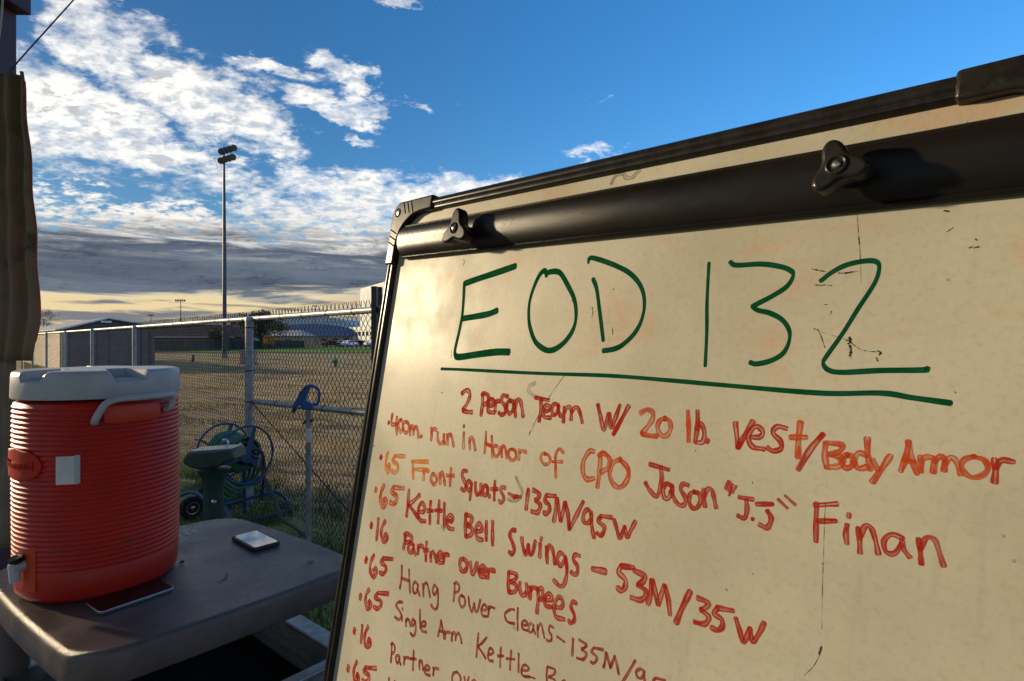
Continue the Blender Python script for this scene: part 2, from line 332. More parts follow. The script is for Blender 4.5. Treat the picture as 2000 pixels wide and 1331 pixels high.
def ink_mat(name, c, c2, opa, streak):
    """marker ink: uneven along and across the stroke (uv: x along in metres, y across 0..1)"""
    m = bpy.data.materials.new(name); m.use_nodes = True; nt = m.node_tree; nt.nodes.clear(); b = NB(nt)
    p = b.node('ShaderNodeBsdfPrincipled'); out = b.node('ShaderNodeOutputMaterial')
    uv = b.node('ShaderNodeTexCoord').outputs['UV']; ux, uy = b.sep(uv)[:2]
    ln = b.noise(b.xyz(b.mul(ux, 30.0), b.mul(uy, 5.0), 0.0), 1.0, 4, 0.6)
    lg = b.noise(b.xyz(b.mul(ux, 70.0), b.mul(uy, 0.8), 5.0), 1.0, 3, 0.6)
    b.put(p.inputs['Base Color'], b.mix(b.smooth(lg, 0.35, 0.65), (*c, 1), (*c2, 1)))
    p.inputs['Roughness'].default_value = 0.8; p.inputs['Specular IOR Level'].default_value = 0.0
    mid = b.gauss(uy, 0.5, 0.22)
    al = b.sub(opa, b.mul(b.mul(mid, b.smooth(lg, 0.35, 0.6)), streak))
    al = b.sub(al, b.smooth(ln, 0.46, 0.66, 0.0, streak * 0.95))
    tr = b.node('ShaderNodeBsdfTransparent'); ms = b.node('ShaderNodeMixShader')
    fade = b.noise(b.xyz(b.mul(ux, 45.0), b.mul(uy, 0.5), 9.0), 1.0, 3, 0.6)
    al = b.mul(al, b.smooth(fade, 0.28, 0.50, 1.0 - streak * 0.55, 1.0))
    b.put(ms.inputs[0], b.m('MAXIMUM', al, 0.12)); nt.links.new(tr.outputs[0], ms.inputs[1]); nt.links.new(p.outputs[0], ms.inputs[2]); nt.links.new(ms.outputs[0], out.inputs[0])
    return m

# ------------------------------------------------------------------ mesh helpers
class MB:
    def __init__(self): self.v = []; self.f = []; self.uv = {}
    def add(self, vs, fs):
        o = len(self.v); self.v += [tuple(p) for p in vs]; self.f += [tuple(i + o for i in f) for f in fs]; return self
    def box(self, c, s, rot=None):
        M = rot.to_3x3() if rot else Matrix.Identity(3)
        vs = [Vector(c) + M @ Vector((sx * s[0] / 2, sy * s[1] / 2, sz * s[2] / 2)) for sx in (-1, 1) for sy in (-1, 1) for sz in (-1, 1)]
        return self.add(vs, [(0, 1, 3, 2), (4, 6, 7, 5), (0, 4, 5, 1), (2, 3, 7, 6), (0, 2, 6, 4), (1, 5, 7, 3)])
    def tube(self, pts, r, n=8, closed=False, caps=True):
        pts = [Vector(p) for p in pts]; N = len(pts)
        rr = r if isinstance(r, (list, tuple)) else [r] * N
        up = None; rings = []
        for i, p in enumerate(pts):
            if closed: d = pts[(i + 1) % N] - pts[i - 1]
            else: d = pts[min(i + 1, N - 1)] - pts[max(i - 1, 0)]
            d.normalize()
            if up is None:
                up = Vector((0, 0, 1)) if abs(d.z) < 0.9 else Vector((1, 0, 0))
            a = (up - d * up.dot(d)).normalized(); up = a; bb = d.cross(a)
            rings.append([p + (a * math.cos(2 * math.pi * k / n) + bb * math.sin(2 * math.pi * k / n)) * rr[i] for k in range(n)])
        o = len(self.v)
        for rg in rings: self.v += [tuple(q) for q in rg]
        for i in range(N if closed else N - 1):
            j = (i + 1) % N
            for k in range(n):
                self.f.append((o + i * n + k, o + i * n + (k + 1) % n, o + j * n + (k + 1) % n, o + j * n + k))
        if caps and not closed:
            self.f.append(tuple(o + k for k in reversed(range(n)))); self.f.append(tuple(o + (N - 1) * n + k for k in range(n)))
        return self
    def lathe(self, prof, n=48, c=(0, 0, 0), M=None):
        o = len(self.v); M = M or Matrix.Identity(3)
        for r, z in prof:
            for k in range(n):
                a = 2 * math.pi * k / n
                self.v.append(tuple(Vector(c) + M @ Vector((r * math.cos(a), r * math.sin(a), z))))
        for i in range(len(prof) - 1):
            for k in range(n):
                self.f.append((o + i * n + k, o + i * n + (k + 1) % n, o + (i + 1) * n + (k + 1) % n, o + (i + 1) * n + k))
        self.f.append(tuple(o + k for k in reversed(range(n)))); self.f.append(tuple(o + (len(prof) - 1) * n + k for k in range(n)))
        return self
    def prism(self, poly, d0, d1, fr=lambda x, y, z: (x, y, z)):
        """poly in x,y extruded d0..d1 along z, mapped by fr"""
        n = len(poly)
        vs = [fr(x, y, d0) for x, y in poly] + [fr(x, y, d1) for x, y in poly]
        return self.add(vs, [tuple(reversed(range(n))), tuple(range(n, 2 * n))] + [(i, (i + 1) % n, n + (i + 1) % n, n + i) for i in range(n)])
    def build(self, name, m, parent=None, smooth=True, bevel=0.0, seg=2, angle=35, loc=None, shared=None):
        me = bpy.data.meshes.new(name); me.from_pydata(self.v, [], self.f); me.update()
        bm = bmesh.new(); bm.from_mesh(me); bmesh.ops.recalc_face_normals(bm, faces=bm.faces); bm.to_mesh(me); bm.free()
        if smooth:
            me.polygons.foreach_set('use_smooth', [True] * len(me.polygons)); me.set_sharp_from_angle(angle=R(angle))
        me.materials.append(m)
        o = bpy.data.objects.new(name, me); COL.objects.link(o)
        if parent: o.parent = parent
        if loc: o.location = loc
        if bevel:
            bv = o.modifiers.new('bevel', 'BEVEL'); bv.width = bevel; bv.segments = seg; bv.limit_method = 'ANGLE'; bv.angle_limit = R(40)
        return o

def tag(o, label=None, cat=None, group=None, kind=None):
    if label: o['label'] = label
    if cat: o['category'] = cat
    if group: o['group'] = group
    if kind: o['kind'] = kind
    return o
def empty(name, loc=(0, 0, 0), rz=0.0, **kw):
    o = bpy.data.objects.new(name, None); COL.objects.link(o); o.location = loc; o.rotation_euler = (0, 0, rz); o.empty_display_size = 0.1
    return tag(o, **kw)
def copy_tree(o, parent=None):
    c = o.copy(); COL.objects.link(c); c.parent = parent
    for ch in [q for q in CHILD.get(o.name, [])]: copy_tree(ch, c)
    return c
CHILD = {}
def note_children(root):
    CHILD[root.name] = [o for o in COL.objects if o.parent == root]
    for c in CHILD[root.name]: note_children(c)
def catmull(pts, k=5, closed=False):
    P = [Vector(p) for p in pts]; out = []; n = len(P)
    if n < 3 and not closed:
        return [P[0].lerp(P[1], i / k) for i in range(k + 1)]
    for i in range(n if closed else n - 1):
        p0 = P[(i - 1) % n] if (closed or i > 0) else P[0] * 2 - P[1]
        p1 = P[i]; p2 = P[(i + 1) % n]
        p3 = P[(i + 2) % n] if (closed or i < n - 2) else P[-1] * 2 - P[-2]
        for s in range(k):
            t = s / k
            out.append(0.5 * ((2 * p1) + (p2 - p0) * t + (2 * p0 - 5 * p1 + 4 * p2 - p3) * t * t + (3 * p1 - p0 - 3 * p2 + p3) * t ** 3))
    if not closed: out.append(P[-1].copy())
    return out

# ------------------------------------------------------------------ ground
def sheet(name, poly, z, m, label=None):
    mb = MB(); mb.add([(x, y, z) for x, y in poly], [tuple(range(len(poly)))])
    o = mb.build(name, m, smooth=False); o['kind'] = 'structure'
    if label: o['label'] = label
    return o
M_ground = ground_mat()
g = MB()
xs = [-3000, -600, -150, -60, -40] + [i * 1.0 for i in range(-32, 9)] + [20, 60, 200, 3000]
ys = [-200, -20, -4, 0, 1.5, 2.0, 2.6] + [3 + i * 0.8 for i in range(0, 60)] + [60, 80, 120, 300, 1000, 4500]
def gh(x, y):
    if y < 3.3 or x > 8: return 0.0
    f = min(1.0, (y - 3.3) / 3.0) * max(0.0, min(1.0, (52 - y) / 6.0)) * max(0.0, min(1.0, (x + 34) / 4.0))
    return f * 0.10 * (mnoise.noise(Vector((x * 0.22, y * 0.55, 0))) + 0.5 * mnoise.noise(Vector((x * 0.7, y * 0.9, 4)))) - 0.01 * f
for y in ys:
    for x in xs: g.v.append((x, y, gh(x, y)))
nx = len(xs)
for j in range(len(ys) - 1):
    for i in range(nx - 1): g.f.append((j * nx + i, j * nx + i + 1, (j + 1) * nx + i + 1, (j + 1) * nx + i))
go = g.build('ground', M_ground, angle=180); go['kind'] = 'structure'; go['label'] = 'dry tan field with patchy green grass'
mb = MB(); mb.box((0, 0.35, 0.012), (9, 4.7, 0.024)); o = mb.build('pavement', M_conc, smooth=False); o['kind'] = 'structure'
sheet('lawn', [(-60, 68), (60, 68), (60, 118), (-80, 118)], 0.02, M_lawn, 'bright green watered lawn strip')
sheet('shadow_strip', [(-45, 62.5), (60, 62.5), (60, 67.9), (-45, 67.9)], 0.02, M_asph, 'dark strip painted as the shadow band before the lawn')  # flat dark strip painting the shadow line between field and lawn
sheet('parking_area', [(-110, 118.5), (120, 118.5), (120, 190), (-110, 190)], 0.02, M_asph, 'asphalt parking area beyond the lawn')

# grass blades: nobody could count them
def blades(name, m, spots, h, w, label):
    mb = MB(); rnd = random.Random(hash(name) % 1000 if False else len(name) * 17)
    for (x, y, s) in spots:
        a = rnd.uniform(0, 6.283); hh = h * s * rnd.uniform(0.5, 1.3); ww = w * rnd.uniform(0.7, 1.3)
        dx, dy = math.cos(a) * ww / 2, math.sin(a) * ww / 2
        l = rnd.uniform(0.1, 0.8) * hh; b_ = rnd.uniform(0, 6.283); lx, ly = math.cos(b_) * l, math.sin(b_) * l
        z0 = gh(x, y) - 0.01
        o = len(mb.v)
        mb.v += [(x - dx, y - dy, z0), (x + dx, y + dy, z0), (x + lx * .4 + dx * .7, y + ly * .4 + dy * .7, z0 + hh * .6), (x + lx * .4 - dx * .7, y + ly * .4 - dy * .7, z0 + hh * .6), (x + lx, y + ly, z0 + hh)]
        mb.f += [(o, o + 1, o + 2, o + 3), (o + 3, o + 2, o + 4)]
    me = bpy.data.meshes.new(name); me.from_pydata(mb.v, [], mb.f); me.update(); me.materials.append(m)
    o = bpy.data.objects.new(name, me); COL.objects.link(o); tag(o, label, 'grass', kind='stuff'); return o
rnd = random.Random(5)
def patchy(x, y, s=0.9): return mnoise.noise(Vector((x * s, y * s, 1.7)))
sp = []
for _ in range(60000):      # lush strip beside the pavement and along the fence
    y = rnd.uniform(2.75, 6.5); x = rnd.uniform(-5.5, 0.6)
    if abs(x) > 1.02 * y and x < 0: continue
    d = x + y - 2.7
    if d > 1.1 or (d > 0.1 and rnd.random() < d / 1.1): continue
    if patchy(x, y, 2.2) < -0.18: continue
    sp.append((x, y, 0.8 + patchy(x, y, 3.0)))
blades('green_grass', M_grass, sp, 0.075, 0.006, 'short green grass on this side of the fence')
sp = []
for _ in range(110000):
    y = 3.5 + 27 * rnd.random() ** 1.7; x = rnd.uniform(-1.02, -0.05) * y
    if x + y < 2.9: continue
    if patchy(x, y * 2.0, 0.5) < -0.05 and rnd.random() < 0.8: continue
    sp.append((x, y, (0.7 + 0.8 * patchy(x, y, 2.0)) * (1 + y * 0.03)))
blades('dry_grass', M_dry, sp, 0.055, 0.010, 'dry straw coloured grass tufts over the field')
sp = []
for _ in range(40000):
    y = 3.3 + 30 * rnd.random() ** 1.6; x = rnd.uniform(-1.02, -0.05) * y
    if x + y < 2.8 or patchy(x + 31, y * 2.0, 0.45) < 0.08: continue
    sp.append((x, y, (0.8 + 0.8 * patchy(x, y, 2.0)) * (1 + y * 0.03)))
blades('green_weeds', M_grass, sp, 0.06, 0.012, 'green weeds among the dry grass beyond the fence')

# ------------------------------------------------------------------ whiteboard easel
O = Vector((-.1774, .9, 1.6226)); U = Vector((.6863, -.7264, -.0359)).normalized()
V = Vector((.1361, .0796, .9874)); V = (V - U * V.dot(U)).normalized(); N = U.cross(V)
easel = empty('whiteboard_easel', label='whiteboard easel with black frame and green and red marker writing, nearest at the right', cat='whiteboard')
easel.matrix_world = Matrix(((U.x, V.x, N.x, O.x), (U.y, V.y, N.y, O.y), (U.z, V.z, N.z, O.z), (0, 0, 0, 1)))
BW, BH = 0.808, 1.06
M_board = board_mat()
mb = MB(); mb.box((BW / 2, -BH / 2, -0.0060), (BW - 0.016, BH - 0.030, 0.012)); mb.build('board_panel', M_board, easel, smooth=False)
# moulded frame profile (across, proud) swept along each side
prof = [(0.001, -0.014), (0.0, -0.004), (0.0012, 0.003), (0.005, 0.0078), (0.0095, 0.0095), (0.0125, 0.0085), (0.0138, 0.0072), (0.0150, 0.0078), (0.0180, 0.0070), (0.0198, 0.0030), (0.0200, 0.0002), (0.0200, -0.014)]
def rail(a, b_, flip):
    # a->b along the outer edge, inward direction flip
    mb = MB(); n = len(prof); A = Vector(a); B = Vector(b_); inn = Vector(flip)
    vs = [A + inn * p + Vector((0, 0, q)) for p, q in prof] + [B + inn * p + Vector((0, 0, q)) for p, q in prof]
    mb.add(vs, [tuple(range(n)), tuple(reversed(range(n, 2 * n)))] + [(i, (i + 1) % n, n + (i + 1) % n, n + i) for i in range(n)])
    return mb.build('frame_rail', M_black, easel, angle=50)
rail((0.098, -0.001, 0), (BW - 0.098, -0.0072, 0), (0, -1, 0)); rail((0.098, -BH, 0), (BW - 0.098, -BH, 0), (0, 1, 0))
rail((0, -0.095, 0), (0, -BH + 0.095, 0), (1, 0, 0)); rail((BW, -0.095, 0), (BW, -BH + 0.095, 0), (-1, 0, 0))
def corner(cx, cy, sx, sy):
    # curved L bracket, proud of the rails, ribbed along both arms
    mb = MB(); r = 0.022; w = 0.0212
    outer = [(0.104, -0.0004)] + [(r - (r + 0.0004) * math.sin(a), r - (r + 0.0004) * math.cos(a)) for a in [R(t) for t in range(0, 91, 15)]] + [(-0.0004, 0.098)]
    inner = [(w, 0.098), (w, 0.070), (w + 0.003, 0.056), (w + 0.008, 0.045), (w + 0.016, 0.036), (0.048, w + 0.008), (0.058, w + 0.003), (0.075, w), (0.104, w)]
    poly = outer + inner
    poly = [(cx + sx * x, cy - sy * y) for x, y in poly]
    mb.prism(poly, -0.016, 0.0108)
    o = mb.build('corner_bracket', M_black, easel, bevel=0.003, seg=3)
    for t in (0.030, 0.040, 0.050):
        for arm in (0, 1):
            rb = MB(); ln = w + 0.006 - t * 0.05
            if arm == 0: p = [(t, 0.003), (t + 0.008, w - 0.001)]
            else: p = [(0.003, t + 0.012), (w - 0.001, t + 0.020)]
            rb.tube([(cx + sx * p[0][0], cy - sy * p[0][1], 0.0107), (cx + sx * p[1][0], cy - sy * p[1][1], 0.0107)], 0.0011, 6)
            rb.build('rib', M_black, o)
    sc = MB(); q = 0.0165
    sc.lathe([(0.0001, 0.0114), (0.003, 0.0117), (0.0042, 0.0112), (0.0045, 0.010)], 16, (cx + sx * q, cy - sy * q, 0))
    sc.build('screw', M_screw, o)
    rg = MB(); rg.tube([(cx + sx * q + 0.0062 * math.cos(a), cy - sy * q + 0.0062 * math.sin(a), 0.0107) for a in [k_ * math.pi / 10 for k_ in range(20)]], 0.0012, 6, closed=True)
    rg.build('screw_recess', M_black, o)
corner(0, 0, 1, 1); corner(BW, -0.0080, -1, 1); corner(0, -BH, 1, -1); corner(BW, -BH, -1, -1)
# clamp bar: bulging extrusion with lips, slightly bowed ends
cp = [(-0.0885, 0.0010), (-0.0890, 0.0060), (-0.0870, 0.0085), (-0.0850, 0.0075), (-0.0838, 0.0092), (-0.0800, 0.0120), (-0.0740, 0.0150), (-0.0660, 0.0172), (-0.0580, 0.0178), (-0.0500, 0.0170), (-0.0440, 0.0150), (-0.0412, 0.0128), (-0.0402, 0.0106), (-0.0388, 0.0112), (-0.0375, 0.0090), (-0.0375, 0.0010)]
mb = MB(); n = len(cp); NX = 26; U0, U1 = 0.034, BW - 0.030
for i in range(NX + 1):
    u_ = U0 + (U1 - U0) * i / NX
    for vv, nn_ in cp:
        e = 0.0
        if i == 0: e = 0.010 * ((vv + 0.063) / 0.026) ** 2
        if i == NX: e = -0.010 * ((vv + 0.063) / 0.026) ** 2
        dz = 0.0004 * math.sin(u_ * 17)
        mb.v.append((u_ + e, vv - 0.001 - 0.010 * u_, (nn_ * 0.90 if nn_ > 0.0011 else nn_) + dz))
for i in range(NX):
    for k_ in range(n): mb.f.append((i * n + k_, i * n + (k_ + 1) % n, (i + 1) * n + (k_ + 1) % n, (i + 1) * n + k_))
mb.f += [tuple(range(n)), tuple(NX * n + k_ for k_ in reversed(range(n)))]
mb.build('clamp_bar', M_clamp, easel, angle=38)
def knob(cu, cv, rot, sz=1.0):
    z0 = 0.0150
    k0 = MB(); r0_ = 0.0135 if sz == 1.0 else 0.0112
    k0.lathe([(0.0001, z0 - 0.006), (0.0085, z0 - 0.006), (0.0080, z0 + 0.004), (0.0095, z0 + 0.012)], 20, (cu, cv, 0))
    pts = []
    for i in range(60):
        a = 2 * math.pi * i / 60
        r = r0_ + 0.0135 * sz * (0.5 + 0.5 * math.cos(3 * a)) ** 1.35
        pts.append((cu + r * math.cos(a + rot), cv + r * math.sin(a + rot)))
    o = MB(); o.prism(pts, z0 + 0.009, z0 + 0.024); kb = o.build('clamp_knob', M_black, easel, bevel=0.0030, seg=3, angle=50)
    k0.build('knob_stem', M_black, kb)
    rr = MB(); rr.tube([(cu + 0.0062 * math.cos(a), cv + 0.0062 * math.sin(a), z0 + 0.0242) for a in [q * math.pi / 10 for q in range(20)]], 0.0013, 6, closed=True); rr.build('knob_collar', M_black, kb)
    h = MB(); h.lathe([(0.0001, z0 + 0.0243), (0.0050, z0 + 0.0243), (0.0052, z0 + 0.0240), (0.0052, z0 + 0.023)], 20, (cu, cv, 0)); h.build('knob_socket', M_dark, kb)
    s = MB(); s.lathe([(0.0001, z0 + 0.0262), (0.0020, z0 + 0.0258), (0.0030, z0 + 0.0245), (0.0030, z0 + 0.024)], 14, (cu, cv, 0)); s.build('knob_screw', M_screw, kb)
knob(0.206, -0.070, R(92)); knob(0.645, -0.073, R(108), 0.72)
# rear legs of the easel, reaching the pavement behind the board
Minv = easel.matrix_world.inverted()
for s in (0.10, BW - 0.10):
    top = easel.matrix_world @ Vector((s, -0.25, -0.03))
    foot = Vector((top.x + 0.42, top.y + 0.40, 0.03)) if s < 0.5 else Vector((top.x + 0.42, top.y + 0.40, 0.03))
    l = MB(); l.tube([Minv @ top, Minv @ foot], 0.011, 10); l.build('rear_leg', M_black, easel)
for s in (0.03, BW - 0.03):
    a = Vector((s, -BH + 0.1, -0.024)); b_ = Minv @ Vector((*(easel.matrix_world @ Vector((s, -BH - 0.62, -0.02))).xy, 0.03))
    l = MB(); l.tube([a, b_], 0.011, 10); l.build('front_leg', M_black, easel)

INK = {'g': ink_mat('green_marker_ink', (0.003, 0.050, 0.018), (0.004, 0.065, 0.028), 1.0, 0.10),
       'r': ink_mat('red_marker_ink', (0.30, 0.020, 0.011), (0.38, 0.030, 0.014), 0.97, 0.50),
       'o': ink_mat('orange_red_marker_ink', (0.43, 0.050, 0.014), (0.50, 0.085, 0.018), 0.92, 0.55),
       'y': ink_mat('faded_orange_marker_ink', (0.62, 0.20, 0.015), (0.60, 0.13, 0.015), 0.82, 0.50),
       't': ink_mat('thin_crimson_marker_ink', (0.20, 0.018, 0.018), (0.28, 0.03, 0.03), 0.93, 0.40),
       'k': ink_mat('black_scratch', (0.02, 0.015, 0.012), (0.05, 0.03, 0.02), 0.92, 0.12),
       's': ink_mat('grey_smudge', (0.16, 0.15, 0.11), (0.22, 0.21, 0.16), 0.50, 0.35)}
STROKES = [   # (line, character, [(ink, width mm, points mm on the board)])
('heading','E',[('g',8.17,[(287.2,-114.5),(253.5,-121.0),(218.5,-127.4),(193.1,-132.6)]),('g',8.32,[(193.3,-133.4),(196.4,-152.4),(198.6,-175.9),(196.9,-197.7),(194.2,-218.0),(195.7,-226.5),(204.3,-229.4),(239.7,-224.1),(274.0,-219.4),(296.6,-218.2)]),('g',7.72,[(198.8,-179.3),(229.1,-175.8),(251.2,-172.7),(265.6,-168.6)])]),
('heading','O',[('g',6.41,[(340.7,-129.0),(337.2,-123.0),(329.7,-127.4),(323.0,-142.3),(319.5,-158.8),(321.2,-175.3),(326.1,-188.9),(336.3,-203.5),(348.6,-210.9),(359.7,-213.3),(371.2,-209.9),(383.0,-200.5),(390.7,-187.6),(391.7,-173.7),(386.5,-157.1),(374.7,-141.3),(362.1,-127.6),(352.8,-124.5),(343.0,-125.0)])]),
('heading','D',[('g',5.22,[(399.4,-117.4),(399.8,-113.2),(407.4,-113.5),(432.8,-122.0),(454.2,-132.2),(468.3,-145.7),(474.4,-160.8),(473.9,-176.8),(467.9,-190.6),(456.0,-202.5),(445.6,-207.6),(432.9,-210.0)]),('g',5.77,[(408.5,-135.6),(414.8,-146.4),(422.3,-169.9),(431.3,-199.3)])]),
('heading','1',[('g',4.83,[(536.1,-127.1),(538.3,-161.5),(541.2,-188.6),(543.1,-217.3)])]),
('heading','3',[('g',4.22,[(555.4,-127.0),(561.2,-130.3),(581.9,-130.6),(596.9,-133.5),(605.5,-137.1),(608.3,-141.6),(604.4,-150.0),(594.4,-157.2),(578.6,-165.9)]),('g',4.11,[(578.6,-165.9),(583.3,-169.1),(593.4,-171.6),(603.5,-177.1),(609.5,-185.6),(609.8,-195.2),(606.0,-203.9),(597.2,-209.9),(586.5,-213.0),(581.5,-212.1)])]),
('heading','2',[('g',3.75,[(628.8,-146.7),(635.8,-140.5),(645.7,-135.2),(657.5,-133.1),(664.3,-134.1),(666.6,-138.8),(664.5,-149.8),(655.3,-168.7),(646.8,-186.9),(637.9,-203.3),(635.8,-209.2),(639.8,-214.0),(649.1,-215.0),(672.8,-211.9),(697.3,-209.7),(698.9,-208.1)])]),
('underline','',[('g',3.89,[(170.4,-247.3),(221.1,-244.7),(344.8,-239.5),(441.0,-234.3),(506.6,-233.0),(564.3,-232.5),(635.0,-231.5),(674.0,-227.5),(691.8,-228.7),(712.7,-229.9)])]),
('l1','2',[('r',5.54,[(220.7,-274.9),(227.9,-270.2),(235.4,-271.9),(236.7,-277.8),(233.6,-286.3),(227.5,-295.5)]),('r',5.51,[(227.5,-295.5),(237.8,-295.9),(245.6,-295.2)])]),
('l1','P',[('r',5.31,[(261.2,-271.4),(262.4,-283.5),(263.2,-296.9)]),('r',5.25,[(258.7,-272.9),(263.8,-269.8),(271.6,-273.3),(271.6,-280.0),(264.1,-284.7)])]),
('l1','e',[('r',5.23,[(274.0,-284.3),(280.8,-282.9),(282.5,-278.6),(277.4,-275.8),(273.0,-279.4),(272.4,-286.0),(276.8,-291.4),(286.3,-290.8)])]),
('l1','r',[('r',5.11,[(284.4,-276.8),(286.1,-282.8),(287.0,-289.6)]),('r',5.11,[(285.8,-281.5),(287.9,-277.2),(293.3,-277.0)])]),
('l1','s',[('r',4.98,[(305.0,-269.5),(297.1,-269.4),(295.1,-275.5),(302.8,-281.9),(304.1,-288.4),(298.5,-291.8),(293.3,-289.9)])]),
('l1','o',[('r',4.88,[(309.6,-273.3),(305.8,-276.7),(305.9,-282.8),(310.4,-288.5),(314.7,-287.3),(316.9,-281.8),(313.9,-275.3),(308.7,-274.2)])]),
('l1','n',[('r',4.84,[(316.8,-273.2),(319.1,-281.1),(321.8,-291.0)]),('r',4.8,[(319.4,-281.1),(321.1,-271.8),(325.7,-272.5),(330.1,-280.1),(334.2,-289.7)])]),
('l1','T',[('r',4.45,[(348.2,-266.3),(369.0,-266.9)]),('r',4.53,[(357.7,-266.4),(358.8,-278.3),(359.1,-291.5)])]),
('l1','e',[('r',4.49,[(364.0,-279.3),(370.4,-278.0),(372.1,-274.3),(367.5,-271.8),(363.2,-275.0),(362.5,-280.8),(366.3,-285.5),(375.2,-284.9)])]),
('l1','a',[('r',4.38,[(383.9,-270.9),(378.1,-269.4),(374.7,-273.7),(376.5,-280.3),(381.5,-280.6),(383.8,-274.3)]),('r',4.32,[(383.5,-271.0),(384.9,-276.9),(389.2,-281.8)])]),
('l1','m',[('r',4.25,[(391.7,-271.8),(392.9,-287.0)]),('r',4.19,[(392.5,-276.8),(396.7,-270.5),(401.5,-273.5),(402.7,-283.5)]),('r',4.11,[(402.0,-276.0),(406.8,-269.7),(412.4,-273.4),(417.9,-284.4)])]),
('l1','W',[('r',4.39,[(434.8,-263.5),(439.8,-274.8),(445.7,-287.0),(449.3,-270.5)]),('r',4.3,[(449.3,-270.5),(453.9,-283.5),(457.6,-273.8),(460.9,-261.3)])]),
('l1','',[('r',4.24,[(470.8,-260.5),(464.2,-275.5),(457.3,-289.7)])]),
('l1','2',[('o',4.46,[(484.0,-265.7),(490.8,-261.7),(497.3,-263.4),(498.0,-268.7),(494.5,-276.0),(488.4,-284.1)]),('o',4.45,[(488.4,-284.1),(497.5,-284.7),(504.4,-284.2)])]),
('l1','0',[('o',4.32,[(510.8,-266.8),(505.7,-269.1),(503.8,-275.4),(506.6,-280.9),(510.9,-283.1),(515.2,-280.4),(517.2,-274.6),(514.5,-269.1),(509.5,-266.9)])]),
('l1','1',[('o',4.12,[(531.9,-258.0),(534.4,-270.9),(535.6,-283.6)])]),
('l1','b',[('r',4.05,[(540.5,-256.4),(542.1,-269.8),(541.8,-283.1)]),('r',3.98,[(541.4,-272.5),(544.6,-267.0),(549.0,-273.4),(548.1,-281.3),(542.2,-283.1)])]),
('l1','dot',[('r',3.51,[(552.9,-279.1),(552.6,-280.4),(552.5,-281.7)])]),
('l1','V',[('r',4.12,[(574.4,-262.1),(578.9,-281.7)]),('r',4.09,[(578.9,-281.7),(583.8,-269.9),(588.7,-258.3)])]),
('l1','e',[('r',4.05,[(588.3,-271.4),(595.1,-270.2),(597.1,-265.9),(592.4,-262.6),(587.7,-266.2),(586.6,-273.2),(590.3,-279.0),(599.6,-278.9)])]),
('l1','s',[('r',3.82,[(614.5,-261.0),(607.4,-260.6),(605.0,-265.5),(611.2,-271.1),(611.7,-276.5),(606.3,-279.1),(601.8,-277.4)])]),
('l1','t',[('o',4.07,[(623.7,-254.6),(623.8,-267.7),(624.4,-280.7)]),('o',4.02,[(618.0,-266.8),(629.1,-264.9)])]),
('l1','',[('r',3.98,[(640.3,-260.8),(632.4,-274.1),(625.2,-289.7)])]),
('l1','B',[('o',3.87,[(642.6,-266.9),(642.6,-275.3),(644.1,-284.4)]),('o',3.78,[(642.6,-266.9),(652.9,-267.0),(651.9,-271.7),(645.4,-275.0)]),('o',3.76,[(645.4,-275.0),(654.3,-276.0),(652.8,-281.7),(644.1,-284.4)])]),
('l1','o',[('o',3.69,[(657.0,-272.6),(654.0,-274.8),(653.5,-278.5),(656.2,-282.0),(659.2,-281.2),(661.2,-277.8),(659.8,-273.7),(656.2,-273.2)])]),
('l1','d',[('o',3.6,[(668.4,-259.6),(669.7,-270.3),(671.5,-280.9)]),('o',3.68,[(669.3,-271.4),(664.0,-270.8),(661.5,-276.5),(664.8,-281.2),(670.4,-278.9)])]),
('l1','y',[('o',3.52,[(672.2,-273.6),(676.5,-279.8)]),('o',3.5,[(682.6,-268.8),(678.9,-276.7),(673.3,-288.6)])]),
('l1','A',[('o',3.39,[(692.0,-257.5),(690.9,-268.3),(688.8,-278.2)]),('o',3.35,[(692.0,-257.5),(694.9,-268.0),(697.9,-278.3)]),('o',3.34,[(689.7,-271.0),(696.5,-270.4)])]),
('l1','r',[('o',3.3,[(699.0,-265.9),(699.7,-270.8),(699.6,-276.2)]),('o',3.29,[(699.6,-269.7),(701.8,-266.2),(706.1,-266.1)])]),
('l1','m',[('o',3.23,[(706.5,-265.4),(706.4,-275.4)]),('o',3.19,[(706.7,-268.7),(709.4,-264.6),(712.0,-266.6),(712.1,-273.2)]),('o',3.13,[(712.1,-268.2),(715.2,-264.1),(718.1,-266.6),(720.7,-273.9)])]),
('l1','o',[('o',3.01,[(726.6,-261.3),(721.9,-264.3),(720.9,-269.5),(724.9,-274.3),(729.7,-273.1),(733.0,-268.4),(730.9,-262.8),(725.4,-262.0)])]),
('l1','r',[('r',3.22,[(735.8,-261.4),(736.7,-267.8),(736.5,-275.0)]),('r',3.2,[(736.6,-266.3),(739.4,-261.6),(745.0,-261.0)])]),
('l2','dot',[('t',5.02,[(64.1,-332.4),(63.1,-334.0),(62.9,-335.5)])]),
('l2','4',[('o',5.44,[(69.5,-320.2),(70.3,-329.7),(73.8,-335.1),(87.9,-331.0)]),('o',5.38,[(82.8,-322.9),(83.0,-333.7),(88.6,-346.9)])]),
('l2','0',[('o',5.27,[(94.1,-325.5),(89.9,-327.5),(89.2,-333.9),(92.7,-339.7),(97.0,-342.2),(100.4,-339.6),(101.2,-333.8),(97.8,-328.0),(92.9,-325.5)])]),
('l2','0',[('o',5.17,[(108.6,-326.4),(102.8,-328.2),(101.3,-334.0),(105.1,-339.3),(110.4,-341.5),(115.2,-339.2),(116.8,-333.9),(113.1,-328.6),(107.0,-326.4)])]),
('l2','m',[('o',5.09,[(119.5,-330.5),(121.9,-343.3)]),('o',5.06,[(120.7,-334.7),(123.6,-329.7),(128.0,-332.5),(129.8,-341.0)]),('o',4.99,[(128.6,-334.7),(132.1,-329.7),(137.2,-333.2),(142.9,-342.9)])]),
